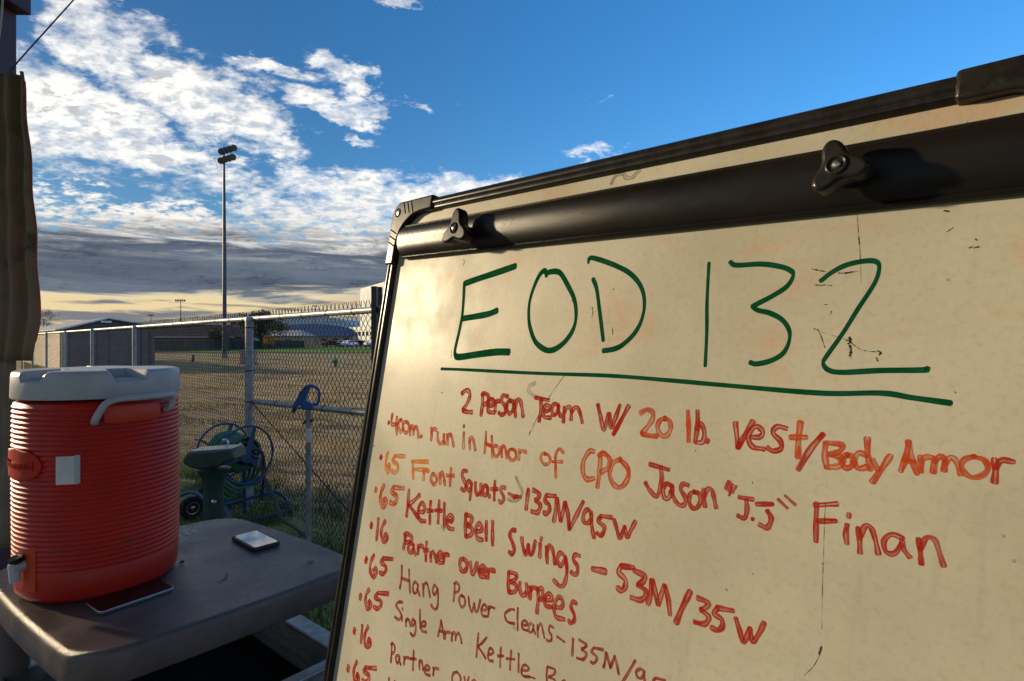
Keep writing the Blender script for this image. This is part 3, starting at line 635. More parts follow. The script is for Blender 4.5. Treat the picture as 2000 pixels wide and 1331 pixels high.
('l2','r',[('o',4.76,[(167.4,-326.1),(170.0,-333.8),(171.5,-342.2)]),('o',4.75,[(169.6,-332.1),(172.5,-327.0),(180.1,-327.3)])]),
('l2','u',[('o',4.61,[(182.7,-330.0),(184.7,-338.1),(191.1,-343.4),(197.5,-339.3)]),('o',4.57,[(196.1,-330.0),(197.7,-336.6),(201.6,-342.5)])]),
('l2','n',[('o',4.52,[(202.4,-329.2),(204.6,-335.0),(207.0,-342.2)]),('o',4.48,[(204.9,-335.0),(206.8,-328.5),(211.4,-329.2),(215.7,-334.9),(219.6,-342.0)])]),
('l2','i',[('o',4.31,[(235.4,-321.8),(237.0,-331.6),(239.5,-341.2)])]),
('l2','n',[('o',4.23,[(247.3,-326.8),(249.2,-332.6),(251.4,-339.8)]),('o',4.2,[(249.4,-332.6),(250.7,-326.1),(254.4,-326.8),(258.0,-332.5),(261.3,-339.6)])]),
('l2','H',[('o',4.04,[(276.1,-314.7),(278.3,-328.8),(278.4,-339.9)]),('o',3.96,[(286.9,-317.6),(290.0,-328.7),(293.6,-342.4)]),('o',3.96,[(277.4,-328.2),(290.3,-330.1)])]),
('l2','o',[('o',3.88,[(296.5,-327.2),(292.8,-329.6),(292.7,-334.4),(296.9,-339.2),(301.0,-338.5),(303.3,-334.3),(300.6,-329.0),(295.6,-327.8)])]),
('l2','n',[('o',3.85,[(305.1,-327.4),(306.6,-332.4),(308.4,-338.6)]),('o',3.82,[(306.8,-332.4),(308.1,-326.8),(311.3,-327.4),(314.4,-332.3),(317.1,-338.4)])]),
('l2','o',[('o',3.71,[(323.6,-326.6),(319.1,-329.1),(318.8,-334.0),(323.5,-338.8),(328.4,-338.1),(331.3,-333.8),(328.4,-328.4),(322.5,-327.2)])]),
('l2','r',[('o',3.66,[(334.3,-325.6),(335.9,-330.7),(336.4,-336.5)]),('o',3.65,[(335.7,-329.6),(338.9,-326.2),(346.0,-326.4)])]),
('l2','o',[('o',3.39,[(374.2,-322.7),(368.9,-324.9),(368.3,-329.3),(373.3,-333.7),(378.9,-333.1),(382.3,-329.2),(379.4,-324.3),(372.9,-323.2)])]),
('l2','f',[('o',3.34,[(398.9,-317.5),(392.1,-314.5),(388.7,-321.9),(390.5,-332.3),(392.6,-344.1)]),('o',3.27,[(385.3,-329.4),(399.0,-326.9)])]),
('l2','dot',[('o',4.46,[(149.3,-339.4),(148.4,-340.6),(148.1,-341.7)])]),
('l2','dot',[('r',3.95,[(234.6,-313.0),(233.9,-314.4),(233.7,-315.7)])]),
('l2','C',[('o',5.07,[(436.9,-309.5),(431.2,-311.0),(425.4,-321.3),(427.1,-331.8),(432.6,-337.7),(440.9,-335.1)])]),
('l2','P',[('o',4.89,[(445.6,-311.3),(446.4,-325.9),(446.5,-342.1)]),('o',4.81,[(442.8,-313.2),(448.4,-309.4),(456.7,-313.4),(456.4,-321.5),(448.1,-327.3)])]),
('l2','O',[('o',4.63,[(469.5,-311.0),(460.6,-317.1),(458.8,-327.6),(464.5,-335.9),(473.1,-336.0),(479.1,-326.4),(477.9,-317.7),(468.5,-311.6)])]),
('l2','J',[('r',3.98,[(500.5,-309.5),(519.8,-310.7)]),('r',4.03,[(511.4,-309.7),(514.1,-321.6),(511.2,-335.4),(503.6,-332.5),(497.8,-326.4)])]),
('l2','a',[('r',3.97,[(525.3,-324.2),(519.8,-322.6),(516.5,-327.6),(518.1,-334.8),(522.7,-334.9),(525.1,-327.9)]),('r',3.91,[(524.9,-324.2),(526.1,-330.7),(530.0,-336.0)])]),
('l2','s',[('r',3.8,[(540.1,-320.0),(534.8,-320.1),(533.3,-325.1),(538.2,-330.2),(538.8,-335.5),(534.9,-338.4),(531.6,-337.0)])]),
('l2','o',[('r',3.7,[(546.1,-323.5),(542.4,-326.8),(542.0,-332.4),(545.8,-337.4),(549.7,-336.1),(552.1,-331.0),(549.9,-325.1),(545.2,-324.3)])]),
('l2','n',[('r',3.66,[(553.8,-320.3),(555.0,-326.3),(556.5,-333.7)]),('r',3.62,[(555.3,-326.3),(557.2,-319.1),(560.7,-319.4),(563.7,-325.1),(566.2,-332.3)])]),
('l2','',[('r',2.08,[(574.0,-309.0),(571.7,-315.7)])]),
('l2','',[('r',2.05,[(577.6,-310.3),(576.1,-320.4)])]),
('l2','',[('r',2.04,[(580.6,-311.2),(578.4,-317.8)])]),
('l2','',[('r',2.07,[(575.7,-309.0),(573.5,-316.5)])]),
('l2','I',[('r',3.53,[(583.7,-320.0),(595.0,-319.1)]),('r',3.56,[(589.4,-319.8),(590.7,-326.2),(590.8,-332.8),(587.8,-335.0),(583.9,-333.9)])]),
('l2','dot',[('r',2.73,[(596.4,-333.1),(596.1,-333.8),(595.9,-334.4)])]),
('l2','',[('r',3.4,[(597.6,-321.7),(610.2,-319.0)])]),
('l2','',[('r',3.77,[(606.5,-324.5),(609.2,-328.5),(609.3,-333.0),(607.4,-337.0),(601.5,-336.6)])]),
('l2','',[('r',2.21,[(613.5,-314.0),(620.7,-319.1)])]),
('l2','',[('r',2.18,[(618.0,-310.3),(626.1,-315.5)])]),
('l2','F',[('r',3.49,[(640.0,-310.8),(640.8,-323.6),(642.3,-337.5)]),('r',3.38,[(638.6,-312.5),(653.4,-308.2)]),('r',3.37,[(641.1,-323.5),(653.6,-320.2)])]),
('l2','i',[('r',3.3,[(660.5,-320.5),(660.6,-326.9),(661.3,-333.2)])]),
('l2','n',[('r',3.23,[(667.5,-320.7),(668.7,-328.0),(670.0,-337.1)]),('r',3.18,[(668.9,-327.9),(671.2,-319.1),(675.1,-319.3),(678.1,-326.2),(680.6,-334.8)])]),
('l2','a',[('r',3.08,[(693.2,-320.8),(687.2,-319.8),(683.0,-324.9),(684.3,-331.8),(689.5,-331.4),(692.7,-324.4)]),('r',3.0,[(692.7,-320.9),(693.6,-327.0),(697.6,-331.8)])]),
('l2','n',[('r',2.92,[(701.7,-318.5),(702.9,-325.4),(704.1,-334.1)]),('r',2.87,[(703.1,-325.4),(705.7,-316.8),(709.7,-317.0),(712.7,-323.4),(715.2,-331.6)])]),
('l2','dot',[('r',2.98,[(661.2,-312.9),(661.0,-314.4),(660.9,-315.8)])]),
('l3','dot',[('r',7.03,[(57.7,-383.2),(57.0,-385.6),(56.9,-387.8)])]),
('l3','6',[('y',5.82,[(74.0,-374.5),(71.6,-383.2),(72.5,-392.9),(77.3,-400.7),(81.8,-401.4),(83.9,-395.5),(80.7,-391.0),(78.1,-394.9)])]),
('l3','5',[('y',5.56,[(92.5,-376.9),(117.3,-373.3)]),('y',5.65,[(92.5,-376.9),(88.8,-383.8),(102.8,-387.0),(104.5,-393.0),(98.8,-398.9),(89.2,-398.3)])]),
('l3','F',[('y',5.38,[(138.2,-375.1),(140.4,-386.1),(144.3,-398.0)]),('y',5.15,[(134.7,-376.9),(171.4,-370.3)]),('y',5.14,[(141.1,-386.0),(172.2,-380.6)])]),
('l3','r',[('y',5.18,[(164.1,-381.7),(166.3,-387.6),(167.4,-394.4)]),('y',5.16,[(166.0,-386.3),(169.0,-381.7),(176.4,-380.9)])]),
('l3','o',[('o',4.97,[(187.6,-382.5),(183.4,-385.6),(183.5,-390.7),(188.4,-395.2),(193.0,-394.0),(195.5,-389.2),(192.3,-383.9),(186.6,-383.3)])]),
('l3','n',[('o',4.92,[(199.1,-379.3),(201.2,-385.1),(203.6,-392.4)]),('o',4.89,[(201.4,-385.1),(202.5,-378.1),(206.1,-378.5),(209.9,-384.1),(213.4,-391.2)])]),
('l3','t',[('o',4.77,[(220.6,-368.3),(221.7,-379.3),(223.5,-390.3)]),('o',4.72,[(213.7,-379.1),(228.8,-376.3)])]),
('l3','S',[('r',4.95,[(251.6,-365.9),(245.9,-367.1),(243.6,-372.8),(249.7,-378.6),(254.0,-384.5),(251.1,-389.8),(245.4,-388.3)])]),
('l3','q',[('r',4.9,[(262.9,-378.2),(257.2,-376.5),(255.5,-383.3),(260.7,-387.2),(263.9,-380.3)]),('r',4.83,[(263.4,-378.2),(263.8,-386.8),(264.1,-397.7)])]),
('l3','u',[('r',4.73,[(269.9,-375.8),(271.7,-384.0),(276.5,-389.1),(280.9,-384.5)]),('r',4.71,[(279.5,-375.0),(280.9,-381.8),(284.0,-387.7)])]),
('l3','a',[('r',4.66,[(292.4,-376.9),(287.4,-375.4),(284.7,-379.5),(286.6,-385.6),(290.8,-385.8),(292.5,-380.0)]),('r',4.61,[(292.1,-376.9),(293.6,-382.4),(297.5,-387.0)])]),
('l3','t',[('r',4.53,[(302.9,-367.2),(304.0,-377.8),(305.6,-388.3)]),('r',4.5,[(298.1,-377.3),(309.1,-375.2)])]),
('l3','s',[('r',4.41,[(321.1,-371.0),(315.6,-370.9),(314.3,-375.5),(319.7,-380.3),(320.7,-385.2),(316.8,-387.7),(313.2,-386.3)])]),
('l3','',[('r',3.95,[(327.1,-375.4),(337.2,-376.4),(347.3,-374.6)])]),
('l3','',[('r',3.93,[(336.0,-378.9),(341.0,-375.0)])]),
('l3','1',[('r',5.09,[(356.0,-364.0),(356.8,-374.9),(357.0,-385.8)])]),
('l3','3',[('r',4.96,[(363.5,-363.4),(372.8,-365.2),(372.3,-369.5),(368.6,-373.5)]),('r',4.92,[(368.6,-373.5),(375.4,-376.1),(375.7,-380.8),(372.7,-385.2),(365.0,-385.8)])]),
('l3','5',[('r',4.76,[(383.2,-364.8),(395.5,-362.9)]),('r',4.8,[(383.2,-364.8),(381.5,-370.2),(388.4,-373.4),(389.3,-378.4),(386.5,-382.9),(381.7,-382.0)])]),
('l3','M',[('r',4.72,[(397.3,-364.3),(397.7,-379.0),(397.0,-387.9)]),('r',4.64,[(397.3,-364.3),(406.3,-385.0)]),('r',4.63,[(406.3,-385.0),(409.4,-365.7)]),('r',4.58,[(409.4,-365.7),(414.4,-376.6),(418.8,-390.3)])]),
('l3','9',[('r',4.4,[(443.3,-367.6),(437.4,-365.7),(433.4,-371.5),(435.2,-377.8),(440.2,-378.4),(443.4,-372.7)]),('r',4.31,[(442.8,-368.9),(445.1,-378.9),(449.5,-389.8)])]),
('l3','5',[('r',4.14,[(454.3,-368.0),(467.0,-365.9)]),('r',4.18,[(454.3,-368.0),(452.3,-373.2),(459.3,-376.0),(460.0,-380.7),(456.9,-385.0),(452.1,-384.2)])]),
('l3','W',[('r',4.03,[(469.4,-366.7),(473.4,-373.6),(478.1,-381.1),(481.9,-369.9)]),('r',3.94,[(481.9,-369.9),(485.5,-378.0),(489.2,-371.3),(492.6,-362.7)])]),
('l3','',[('r',4.49,[(431.4,-359.5),(425.3,-373.9),(419.2,-389.0)])]),
('l4','dot',[('o',6.99,[(57.3,-429.9),(56.5,-432.3),(56.5,-434.5)])]),
('l4','6',[('o',6.71,[(76.6,-421.3),(71.6,-431.2),(71.8,-441.6),(78.0,-449.4),(84.9,-449.6),(88.7,-443.0),(84.5,-438.4),(80.1,-443.1)])]),
('l4','5',[('o',6.37,[(101.0,-419.4),(126.1,-414.7)]),('o',6.47,[(101.0,-419.4),(97.1,-426.1),(111.3,-428.5),(112.9,-434.3),(106.9,-440.2),(97.2,-440.1)])]),
('l4','K',[('r',5.78,[(138.8,-414.1),(140.3,-431.4),(141.7,-448.7)]),('r',5.7,[(164.2,-414.7),(151.7,-426.5),(142.3,-432.9)]),('r',5.63,[(142.3,-432.9),(158.3,-439.4),(169.0,-444.8)])]),
('l4','e',[('r',5.57,[(168.6,-435.6),(177.0,-433.3),(178.7,-427.4),(172.0,-423.6),(166.8,-428.9),(166.8,-438.2),(172.8,-445.4),(184.6,-444.1)])]),
('l4','t',[('r',5.37,[(189.2,-416.9),(191.4,-430.8),(194.2,-444.5)]),('r',5.33,[(184.5,-430.3),(197.2,-427.2)])]),
('l4','t',[('r',5.24,[(206.4,-412.2),(208.4,-425.9),(211.0,-439.4)]),('r',5.19,[(201.2,-425.4),(214.5,-422.3)])]),
('l4','l',[('r',5.14,[(217.5,-412.5),(220.7,-426.5),(224.2,-440.3)])]),
('l4','e',[('r',5.08,[(229.4,-431.8),(236.4,-430.0),(238.0,-425.8),(232.8,-423.2),(228.3,-427.1),(227.9,-433.7),(232.4,-438.7),(242.2,-437.6)])]),
('l4','B',[('r',5.55,[(260.3,-415.6),(262.2,-427.2),(265.8,-439.7)]),('r',5.47,[(260.3,-415.6),(271.8,-415.4),(271.7,-421.9),(265.2,-426.7)]),('r',5.43,[(265.2,-426.7),(275.3,-427.9),(274.8,-435.7),(265.8,-439.7)])]),
('l4','e',[('r',5.37,[(283.9,-428.9),(290.5,-427.0),(292.1,-422.2),(286.9,-419.3),(282.7,-423.6),(282.4,-430.9),(286.9,-436.6),(296.2,-435.5)])]),
('l4','l',[('r',5.22,[(297.9,-414.0),(299.7,-424.2),(302.2,-434.1)])]),
('l4','l',[('r',5.13,[(308.3,-411.3),(310.5,-423.7),(313.5,-435.9)])]),
('l4','S',[('r',4.84,[(345.5,-410.7),(340.2,-412.3),(338.0,-418.6),(343.8,-424.6),(347.8,-430.7),(345.0,-436.5),(339.6,-435.2)])]),
('l4','w',[('r',4.66,[(356.0,-415.5),(359.7,-424.4),(364.9,-430.5),(366.9,-419.9)]),('r',4.58,[(366.9,-419.9),(370.4,-427.9),(374.0,-426.5),(375.5,-413.6)])]),
('l4','i',[('r',4.51,[(382.9,-414.1),(383.7,-421.1),(385.2,-428.0)])]),
('l4','n',[('r',4.42,[(391.7,-414.6),(393.6,-421.3),(395.7,-429.7)]),('r',4.38,[(393.8,-421.3),(395.3,-413.2),(399.2,-413.5),(402.9,-419.9),(406.2,-428.0)])]),
('l4','g',[('r',4.3,[(418.2,-417.1),(410.8,-415.0),(408.4,-421.8),(413.0,-427.4),(418.5,-418.6)]),('r',4.18,[(418.2,-417.1),(422.0,-429.0),(421.5,-441.6),(416.1,-445.8),(406.7,-442.8)])]),
('l4','s',[('r',4.09,[(435.9,-410.9),(430.2,-411.2),(428.7,-416.3),(434.2,-421.3),(435.1,-426.6),(430.9,-429.7),(427.2,-428.3)])]),
('l4','dot',[('r',3.61,[(384.0,-407.5),(383.6,-409.2),(383.5,-410.8)])]),
('l4','',[('r',5.62,[(452.1,-417.8),(467.3,-415.2)])]),
('l4','5',[('r',4.81,[(483.5,-405.0),(497.1,-402.4)]),('r',4.87,[(483.5,-405.0),(481.4,-411.3),(489.0,-414.9),(489.8,-420.6),(486.6,-426.0),(481.4,-425.0)])]),
('l4','3',[('r',4.7,[(496.9,-404.8),(508.2,-406.0),(507.3,-410.6),(502.4,-415.1)]),('r',4.65,[(502.4,-415.1),(510.6,-417.4),(510.5,-422.2),(506.4,-427.1),(497.0,-428.4)])]),
('l4','M',[('r',4.6,[(516.0,-406.6),(515.5,-419.6),(514.3,-427.5)]),('r',4.51,[(516.0,-406.6),(523.9,-424.4)]),('r',4.49,[(523.9,-424.4),(528.2,-407.1)]),('r',4.43,[(528.2,-407.1),(532.7,-416.5),(536.4,-428.3)])]),
('l4','3',[('r',4.1,[(558.2,-406.2),(567.4,-407.1),(566.5,-410.9),(562.5,-414.7)]),('r',4.07,[(562.5,-414.7),(569.1,-416.5),(568.9,-420.6),(565.6,-424.7),(558.0,-425.9)])]),
('l4','5',[('r',3.9,[(575.5,-408.3),(588.3,-405.7)]),('r',3.96,[(575.5,-408.3),(573.2,-413.5),(580.1,-415.9),(580.6,-420.5),(577.3,-424.9),(572.5,-424.4)])]),
('l4','W',[('r',3.78,[(590.8,-410.2),(594.3,-417.5),(598.5,-425.3),(602.3,-413.3)]),('r',3.69,[(602.3,-413.3),(605.4,-421.8),(608.9,-414.6),(612.3,-405.4)])]),
('l4','',[('r',4.72,[(551.7,-403.9),(546.6,-418.9),(542.2,-433.0)])]),
('l5','dot',[('r',7.9,[(59.4,-479.8),(58.9,-482.9),(59.1,-485.7)])]),
('l5','1',[('r',6.27,[(74.6,-468.8),(77.0,-483.4),(78.4,-498.0)])]),
('l5','6',[('r',6.06,[(92.9,-467.6),(87.9,-476.6),(87.9,-486.2),(93.8,-493.4),(100.5,-493.6),(104.4,-487.5),(100.4,-483.3),(95.9,-487.6)])]),
('l5','P',[('r',5.69,[(145.5,-471.0),(145.9,-480.3),(145.7,-490.7)]),('r',5.59,[(141.7,-472.6),(149.2,-469.3),(159.9,-470.6),(159.3,-475.9),(148.2,-480.9)])]),
('l5','a',[('r',5.58,[(167.2,-478.8),(159.8,-478.0),(155.7,-482.9),(158.4,-489.5),(164.6,-489.1),(167.2,-482.3)]),('r',5.5,[(166.7,-478.9),(168.8,-484.8),(174.4,-489.3)])]),
('l5','r',[('r',5.43,[(175.9,-476.2),(177.8,-480.9),(178.6,-486.5)]),('r',5.42,[(177.5,-479.9),(180.7,-475.9),(188.0,-474.8)])]),
('l5','t',[('r',5.3,[(192.9,-467.5),(194.6,-478.7),(196.9,-489.7)]),('r',5.26,[(188.9,-478.6),(199.4,-475.6)])]),
('l5','n',[('r',5.21,[(203.9,-477.4),(205.6,-481.7),(207.7,-487.1)]),('r',5.17,[(205.9,-481.7),(207.5,-476.1),(211.4,-476.0),(215.0,-480.0),(218.2,-485.1)])]),
('l5','e',[('r',5.11,[(220.3,-478.0),(226.3,-476.2),(227.8,-472.8),(223.3,-471.1),(219.4,-474.3),(219.0,-479.5),(222.8,-483.2),(231.2,-481.8)])]),
('l5','r',[('r',5.01,[(229.6,-470.4),(231.5,-475.4),(232.3,-481.2)]),('r',5.0,[(231.2,-474.3),(234.0,-470.2),(240.5,-469.2)])]),
('l5','o',[('r',5.41,[(267.3,-464.9),(262.7,-468.6),(262.7,-474.4),(267.9,-479.1),(272.8,-477.4),(275.6,-471.9),(272.3,-466.1),(266.1,-465.8)])]),
('l5','v',[('r',5.28,[(279.5,-465.1),(286.9,-476.6),(292.0,-462.1)])]),
('l5','e',[('r',5.2,[(298.3,-469.3),(305.3,-467.3),(307.2,-464.1),(302.3,-462.7),(297.6,-465.9),(296.6,-470.7),(300.7,-474.0),(310.3,-472.3)])]),
('l5','r',[('r',5.07,[(310.6,-463.2),(312.3,-467.8),(312.8,-473.1)]),('r',5.05,[(312.1,-466.7),(315.4,-462.8),(322.8,-461.6)])]),
('l5','B',[('r',4.79,[(343.9,-455.8),(345.0,-465.5),(347.9,-475.9)]),('r',4.71,[(343.9,-455.8),(355.0,-454.8),(354.6,-460.3),(348.0,-464.9)]),('r',4.69,[(348.0,-464.9),(357.8,-465.1),(356.9,-471.8),(347.9,-475.9)])]),
('l5','u',[('r',4.59,[(362.2,-460.8),(363.7,-468.2),(368.2,-472.4),(372.7,-467.6)]),('r',4.56,[(371.7,-458.9),(372.9,-465.1),(375.6,-470.2)])]),
('l5','r',[('r',4.51,[(377.0,-459.8),(378.5,-465.4),(379.2,-471.8)]),('r',4.5,[(378.3,-464.1),(380.6,-459.7),(386.1,-458.9)])]),
('l5','p',[('r',4.41,[(387.5,-457.6),(390.0,-468.8),(390.9,-481.5)]),('r',4.37,[(388.2,-458.8),(393.4,-456.5),(395.2,-463.8),(390.5,-468.7)])]),
('l5','e',[('r',4.34,[(399.7,-464.9),(405.6,-463.1),(407.2,-459.6),(403.0,-457.9),(399.1,-461.2),(398.3,-466.5),(401.8,-470.2),(409.9,-468.7)])]),
('l5','e',[('r',4.23,[(413.7,-467.2),(420.7,-464.7),(422.5,-459.3),(417.3,-456.3),(412.7,-461.3),(412.1,-469.6),(416.6,-475.6),(426.3,-473.8)])]),
('l5','s',[('r',4.03,[(438.6,-454.5),(433.6,-454.9),(432.4,-460.3),(437.4,-465.4),(438.3,-470.9),(434.7,-474.2),(431.4,-472.9)])]),
('l6','dot',[('r',7.84,[(60.0,-528.8),(59.5,-531.9),(59.7,-534.7)])]),
('l6','6',[('r',6.13,[(78.4,-518.3),(73.0,-528.5),(72.9,-538.8),(79.3,-545.9),(86.6,-545.3),(90.7,-538.4),(86.4,-534.3),(81.6,-539.4)])]),
('l6','5',[('r',5.84,[(101.3,-516.0),(124.5,-509.7)]),('r',5.93,[(101.3,-516.0),(97.8,-522.7),(110.9,-523.9),(112.5,-529.3),(107.0,-535.3),(98.1,-535.9)])]),
('l6','H',[('t',3.63,[(147.9,-510.8),(151.0,-526.6),(150.8,-539.7)]),('t',3.53,[(164.5,-510.7),(169.0,-522.6),(174.3,-537.4)]),('t',3.53,[(149.6,-526.2),(169.4,-524.1)])]),
('l6','a',[('t',3.46,[(188.3,-522.1),(181.6,-521.2),(178.2,-526.7),(180.9,-533.8),(186.4,-533.3),(188.5,-525.9)]),('t',3.42,[(187.8,-522.2),(190.0,-528.6),(195.3,-533.5)])]),
('l6','n',[('t',3.37,[(197.6,-517.6),(200.0,-523.6),(202.8,-531.2)]),('t',3.34,[(200.4,-523.6),(202.2,-515.7),(207.1,-515.5),(211.8,-521.0),(216.1,-528.1)])]),
('l6','g',[('t',3.28,[(227.8,-513.1),(221.1,-511.9),(219.4,-517.7),(223.7,-522.2),(228.1,-514.4)]),('t',3.2,[(227.8,-513.1),(231.9,-523.1),(232.2,-533.8),(227.6,-537.7),(219.1,-535.7)])]),
('l6','P',[('t',3.08,[(258.6,-496.4),(259.7,-506.0),(260.4,-516.7)]),('t',3.05,[(256.6,-497.9),(260.6,-494.8),(266.9,-496.8),(267.0,-502.2),(261.0,-506.7)])]),
('l6','o',[('t',2.98,[(274.5,-504.7),(270.7,-508.1),(270.7,-513.4),(275.2,-517.5),(279.3,-515.9),(281.6,-510.8),(278.7,-505.7),(273.5,-505.5)])]),
('l6','w',[('t',2.9,[(285.3,-502.7),(289.3,-510.6),(294.6,-515.8),(296.6,-505.7)]),('t',2.86,[(296.6,-505.7),(300.3,-512.8),(304.0,-511.1),(305.5,-498.9)])]),
('l6','e',[('t',2.83,[(310.6,-507.9),(315.6,-506.2),(316.7,-502.8),(313.0,-501.2),(309.9,-504.4),(309.5,-509.5),(312.7,-513.0),(319.6,-511.6)])]),
('l6','r',[('t',2.78,[(319.3,-500.5),(320.9,-505.4),(321.5,-511.1)]),('t',2.77,[(320.7,-504.3),(323.4,-500.1),(329.7,-498.9)])]),
('l6','C',[('t',2.65,[(359.5,-489.7),(353.5,-491.5),(346.8,-498.1),(347.9,-503.3),(353.1,-505.4),(362.0,-502.5)])]),
('l6','l',[('t',2.57,[(363.9,-486.3),(365.7,-496.8),(367.9,-507.1)])]),
('l6','e',[('t',2.53,[(373.6,-499.8),(378.3,-498.2),(379.6,-495.6),(376.2,-494.7),(373.1,-497.2),(372.5,-501.0),(375.2,-503.5),(381.7,-502.0)])]),
('l6','a',[('t',2.48,[(388.7,-494.6),(384.6,-494.2),(382.1,-497.7),(383.4,-502.1),(387.0,-501.6),(388.7,-497.0)]),('t',2.46,[(388.4,-494.7),(389.5,-498.7),(392.6,-501.6)])]),
('l6','n',[('t',2.43,[(393.4,-491.7),(394.8,-496.7),(396.5,-502.9)]),('t',2.42,[(395.0,-496.6),(396.2,-490.4),(399.2,-490.4),(402.0,-494.9),(404.5,-500.8)])]),
('l6','s',[('t',2.35,[(414.4,-486.3),(410.0,-486.9),(408.9,-491.0),(413.2,-494.5),(413.9,-498.6),(410.8,-501.3),(407.9,-500.5)])]),
('l6','',[('t',2.27,[(420.2,-492.8),(430.4,-494.0)])]),
('l6','1',[('t',2.65,[(440.0,-486.4),(440.7,-494.0),(441.2,-501.7)])]),
('l6','3',[('t',2.58,[(446.7,-485.3),(455.0,-485.3),(454.3,-488.5),(450.8,-491.9)]),('t',2.56,[(450.8,-491.9),(456.8,-492.9),(456.7,-496.2),(453.8,-499.8),(447.0,-501.3)])]),
('l6','5',[('t',2.48,[(464.4,-485.2),(474.7,-482.3)]),('t',2.5,[(464.4,-485.2),(462.8,-489.5),(468.4,-491.0),(469.0,-494.6),(466.5,-498.3),(462.6,-498.2)])]),
('l6','M',[('t',2.46,[(478.3,-483.4),(477.9,-491.7),(476.9,-496.8)]),('t',2.42,[(478.3,-483.4),(484.2,-494.0)]),('t',2.41,[(484.2,-494.0),(487.5,-482.7)]),('t',2.39,[(487.5,-482.7),(490.9,-488.1),(493.6,-495.3)])]),
('l6','9',[('t',2.28,[(518.6,-482.0),(514.2,-481.7),(511.0,-485.6),(512.0,-489.2),(515.8,-488.9),(518.5,-485.1)]),('t',2.24,[(518.2,-482.9),(519.5,-488.6),(522.4,-494.6)])]),
('l6','5',[('t',2.15,[(529.0,-482.9),(538.2,-480.1)]),('t',2.17,[(529.0,-482.9),(527.5,-486.7),(532.5,-487.9),(532.9,-491.1),(530.6,-494.5),(527.1,-494.4)])]),
('l6','',[('t',2.32,[(508.2,-477.2),(503.4,-488.8),(497.4,-502.7)])]),
('l7','dot',[('r',7.78,[(59.9,-579.7),(59.4,-582.8),(59.5,-585.6)])]),
('l7','6',[('r',6.09,[(78.4,-565.6),(73.8,-574.8),(73.9,-584.0),(79.5,-590.2),(85.8,-589.5),(89.3,-583.2),(85.5,-579.7),(81.4,-584.3)])]),
('l7','5',[('r',5.78,[(100.7,-563.2),(127.2,-554.9)]),('r',5.88,[(100.7,-563.2),(96.4,-570.2),(111.2,-570.3),(112.8,-575.5),(106.4,-582.1),(96.2,-583.4)])]),
('l7','S',[('t',3.57,[(161.9,-553.2),(152.3,-556.3),(147.8,-562.6),(157.2,-566.1),(163.5,-570.3),(158.0,-576.4),(148.6,-577.0)])]),
('l7','i',[('t',3.53,[(164.2,-569.5),(164.7,-572.8),(165.8,-576.0)])]),
('l7','n',[('t',3.47,[(173.2,-570.3),(174.7,-573.6),(176.4,-577.8)]),('t',3.45,[(174.9,-573.6),(176.4,-569.0),(179.8,-568.6),(182.9,-571.4),(185.7,-575.3)])]),
('l7','g',[('t',3.41,[(193.4,-565.4),(188.2,-564.9),(186.8,-569.2),(190.1,-572.2),(193.6,-566.3)]),('t',3.36,[(193.4,-565.4),(196.5,-572.4),(196.6,-580.1),(193.0,-583.0),(186.4,-582.0)])]),
('l7','l',[('t',3.34,[(199.8,-548.6),(202.4,-559.1),(205.3,-569.5)])]),
('l7','e',[('t',3.31,[(207.7,-565.6),(213.8,-563.3),(215.4,-559.9),(210.8,-558.7),(206.9,-562.2),(206.3,-567.1),(210.2,-570.3),(218.7,-568.2)])]),
('l7','A',[('t',3.14,[(243.0,-545.1),(242.8,-555.3),(241.2,-564.9)]),('t',3.11,[(243.0,-545.1),(248.4,-553.8),(253.8,-562.3)]),('t',3.1,[(241.5,-558.1),(250.8,-555.5)])]),
('l7','r',[('t',3.08,[(252.9,-553.6),(254.4,-557.3),(254.9,-561.7)]),('t',3.07,[(254.2,-556.5),(257.0,-553.0),(263.1,-551.5)])]),
('l7','m',[('t',3.01,[(265.8,-550.4),(267.0,-559.7)]),('t',2.99,[(266.5,-553.4),(269.4,-548.9),(272.9,-550.0),(274.0,-556.1)]),('t',2.95,[(273.3,-551.5),(276.6,-546.9),(280.8,-548.4),(285.0,-554.6)])]),
('l7','K',[('t',2.81,[(309.6,-533.3),(310.5,-546.0),(311.4,-558.6)]),('t',2.78,[(323.9,-532.1),(316.9,-541.6),(311.6,-546.9)]),('t',2.76,[(311.6,-546.9),(320.7,-550.7),(326.8,-554.0)])]),
('l7','e',[('t',2.72,[(330.3,-547.5),(335.0,-545.4),(336.0,-541.7),(332.5,-540.0),(329.5,-543.6),(329.3,-549.1),(332.4,-553.0),(338.9,-551.3)])]),
('l7','t',[('t',2.63,[(347.4,-533.4),(348.3,-543.1),(349.7,-552.7)]),('t',2.61,[(343.1,-543.6),(352.9,-539.8)])]),
('l7','t',[('t',2.56,[(362.4,-529.8),(363.1,-539.7),(364.4,-549.3)]),('t',2.54,[(357.0,-540.4),(368.6,-536.1)])]),
('l7','l',[('t',2.51,[(373.2,-528.2),(374.8,-537.2),(376.6,-546.0)])]),
('l7','e',[('t',2.48,[(381.4,-541.8),(387.4,-539.5),(389.2,-536.3),(384.9,-535.4),(380.8,-538.8),(379.9,-543.4),(383.4,-546.1),(391.8,-543.8)])]),
('l7','B',[('t',2.33,[(412.8,-524.5),(413.7,-533.2),(416.0,-542.3)]),('t',2.29,[(412.8,-524.5),(422.2,-522.7),(421.8,-527.8),(416.2,-532.4)]),('t',2.28,[(416.2,-532.4),(424.4,-531.9),(423.6,-538.0),(416.0,-542.3)])]),
('l7','e',[('t',2.24,[(433.0,-532.8),(437.0,-531.2),(438.1,-528.5),(435.2,-527.6),(432.6,-530.2),(432.0,-534.1),(434.4,-536.5),(440.0,-535.0)])]),
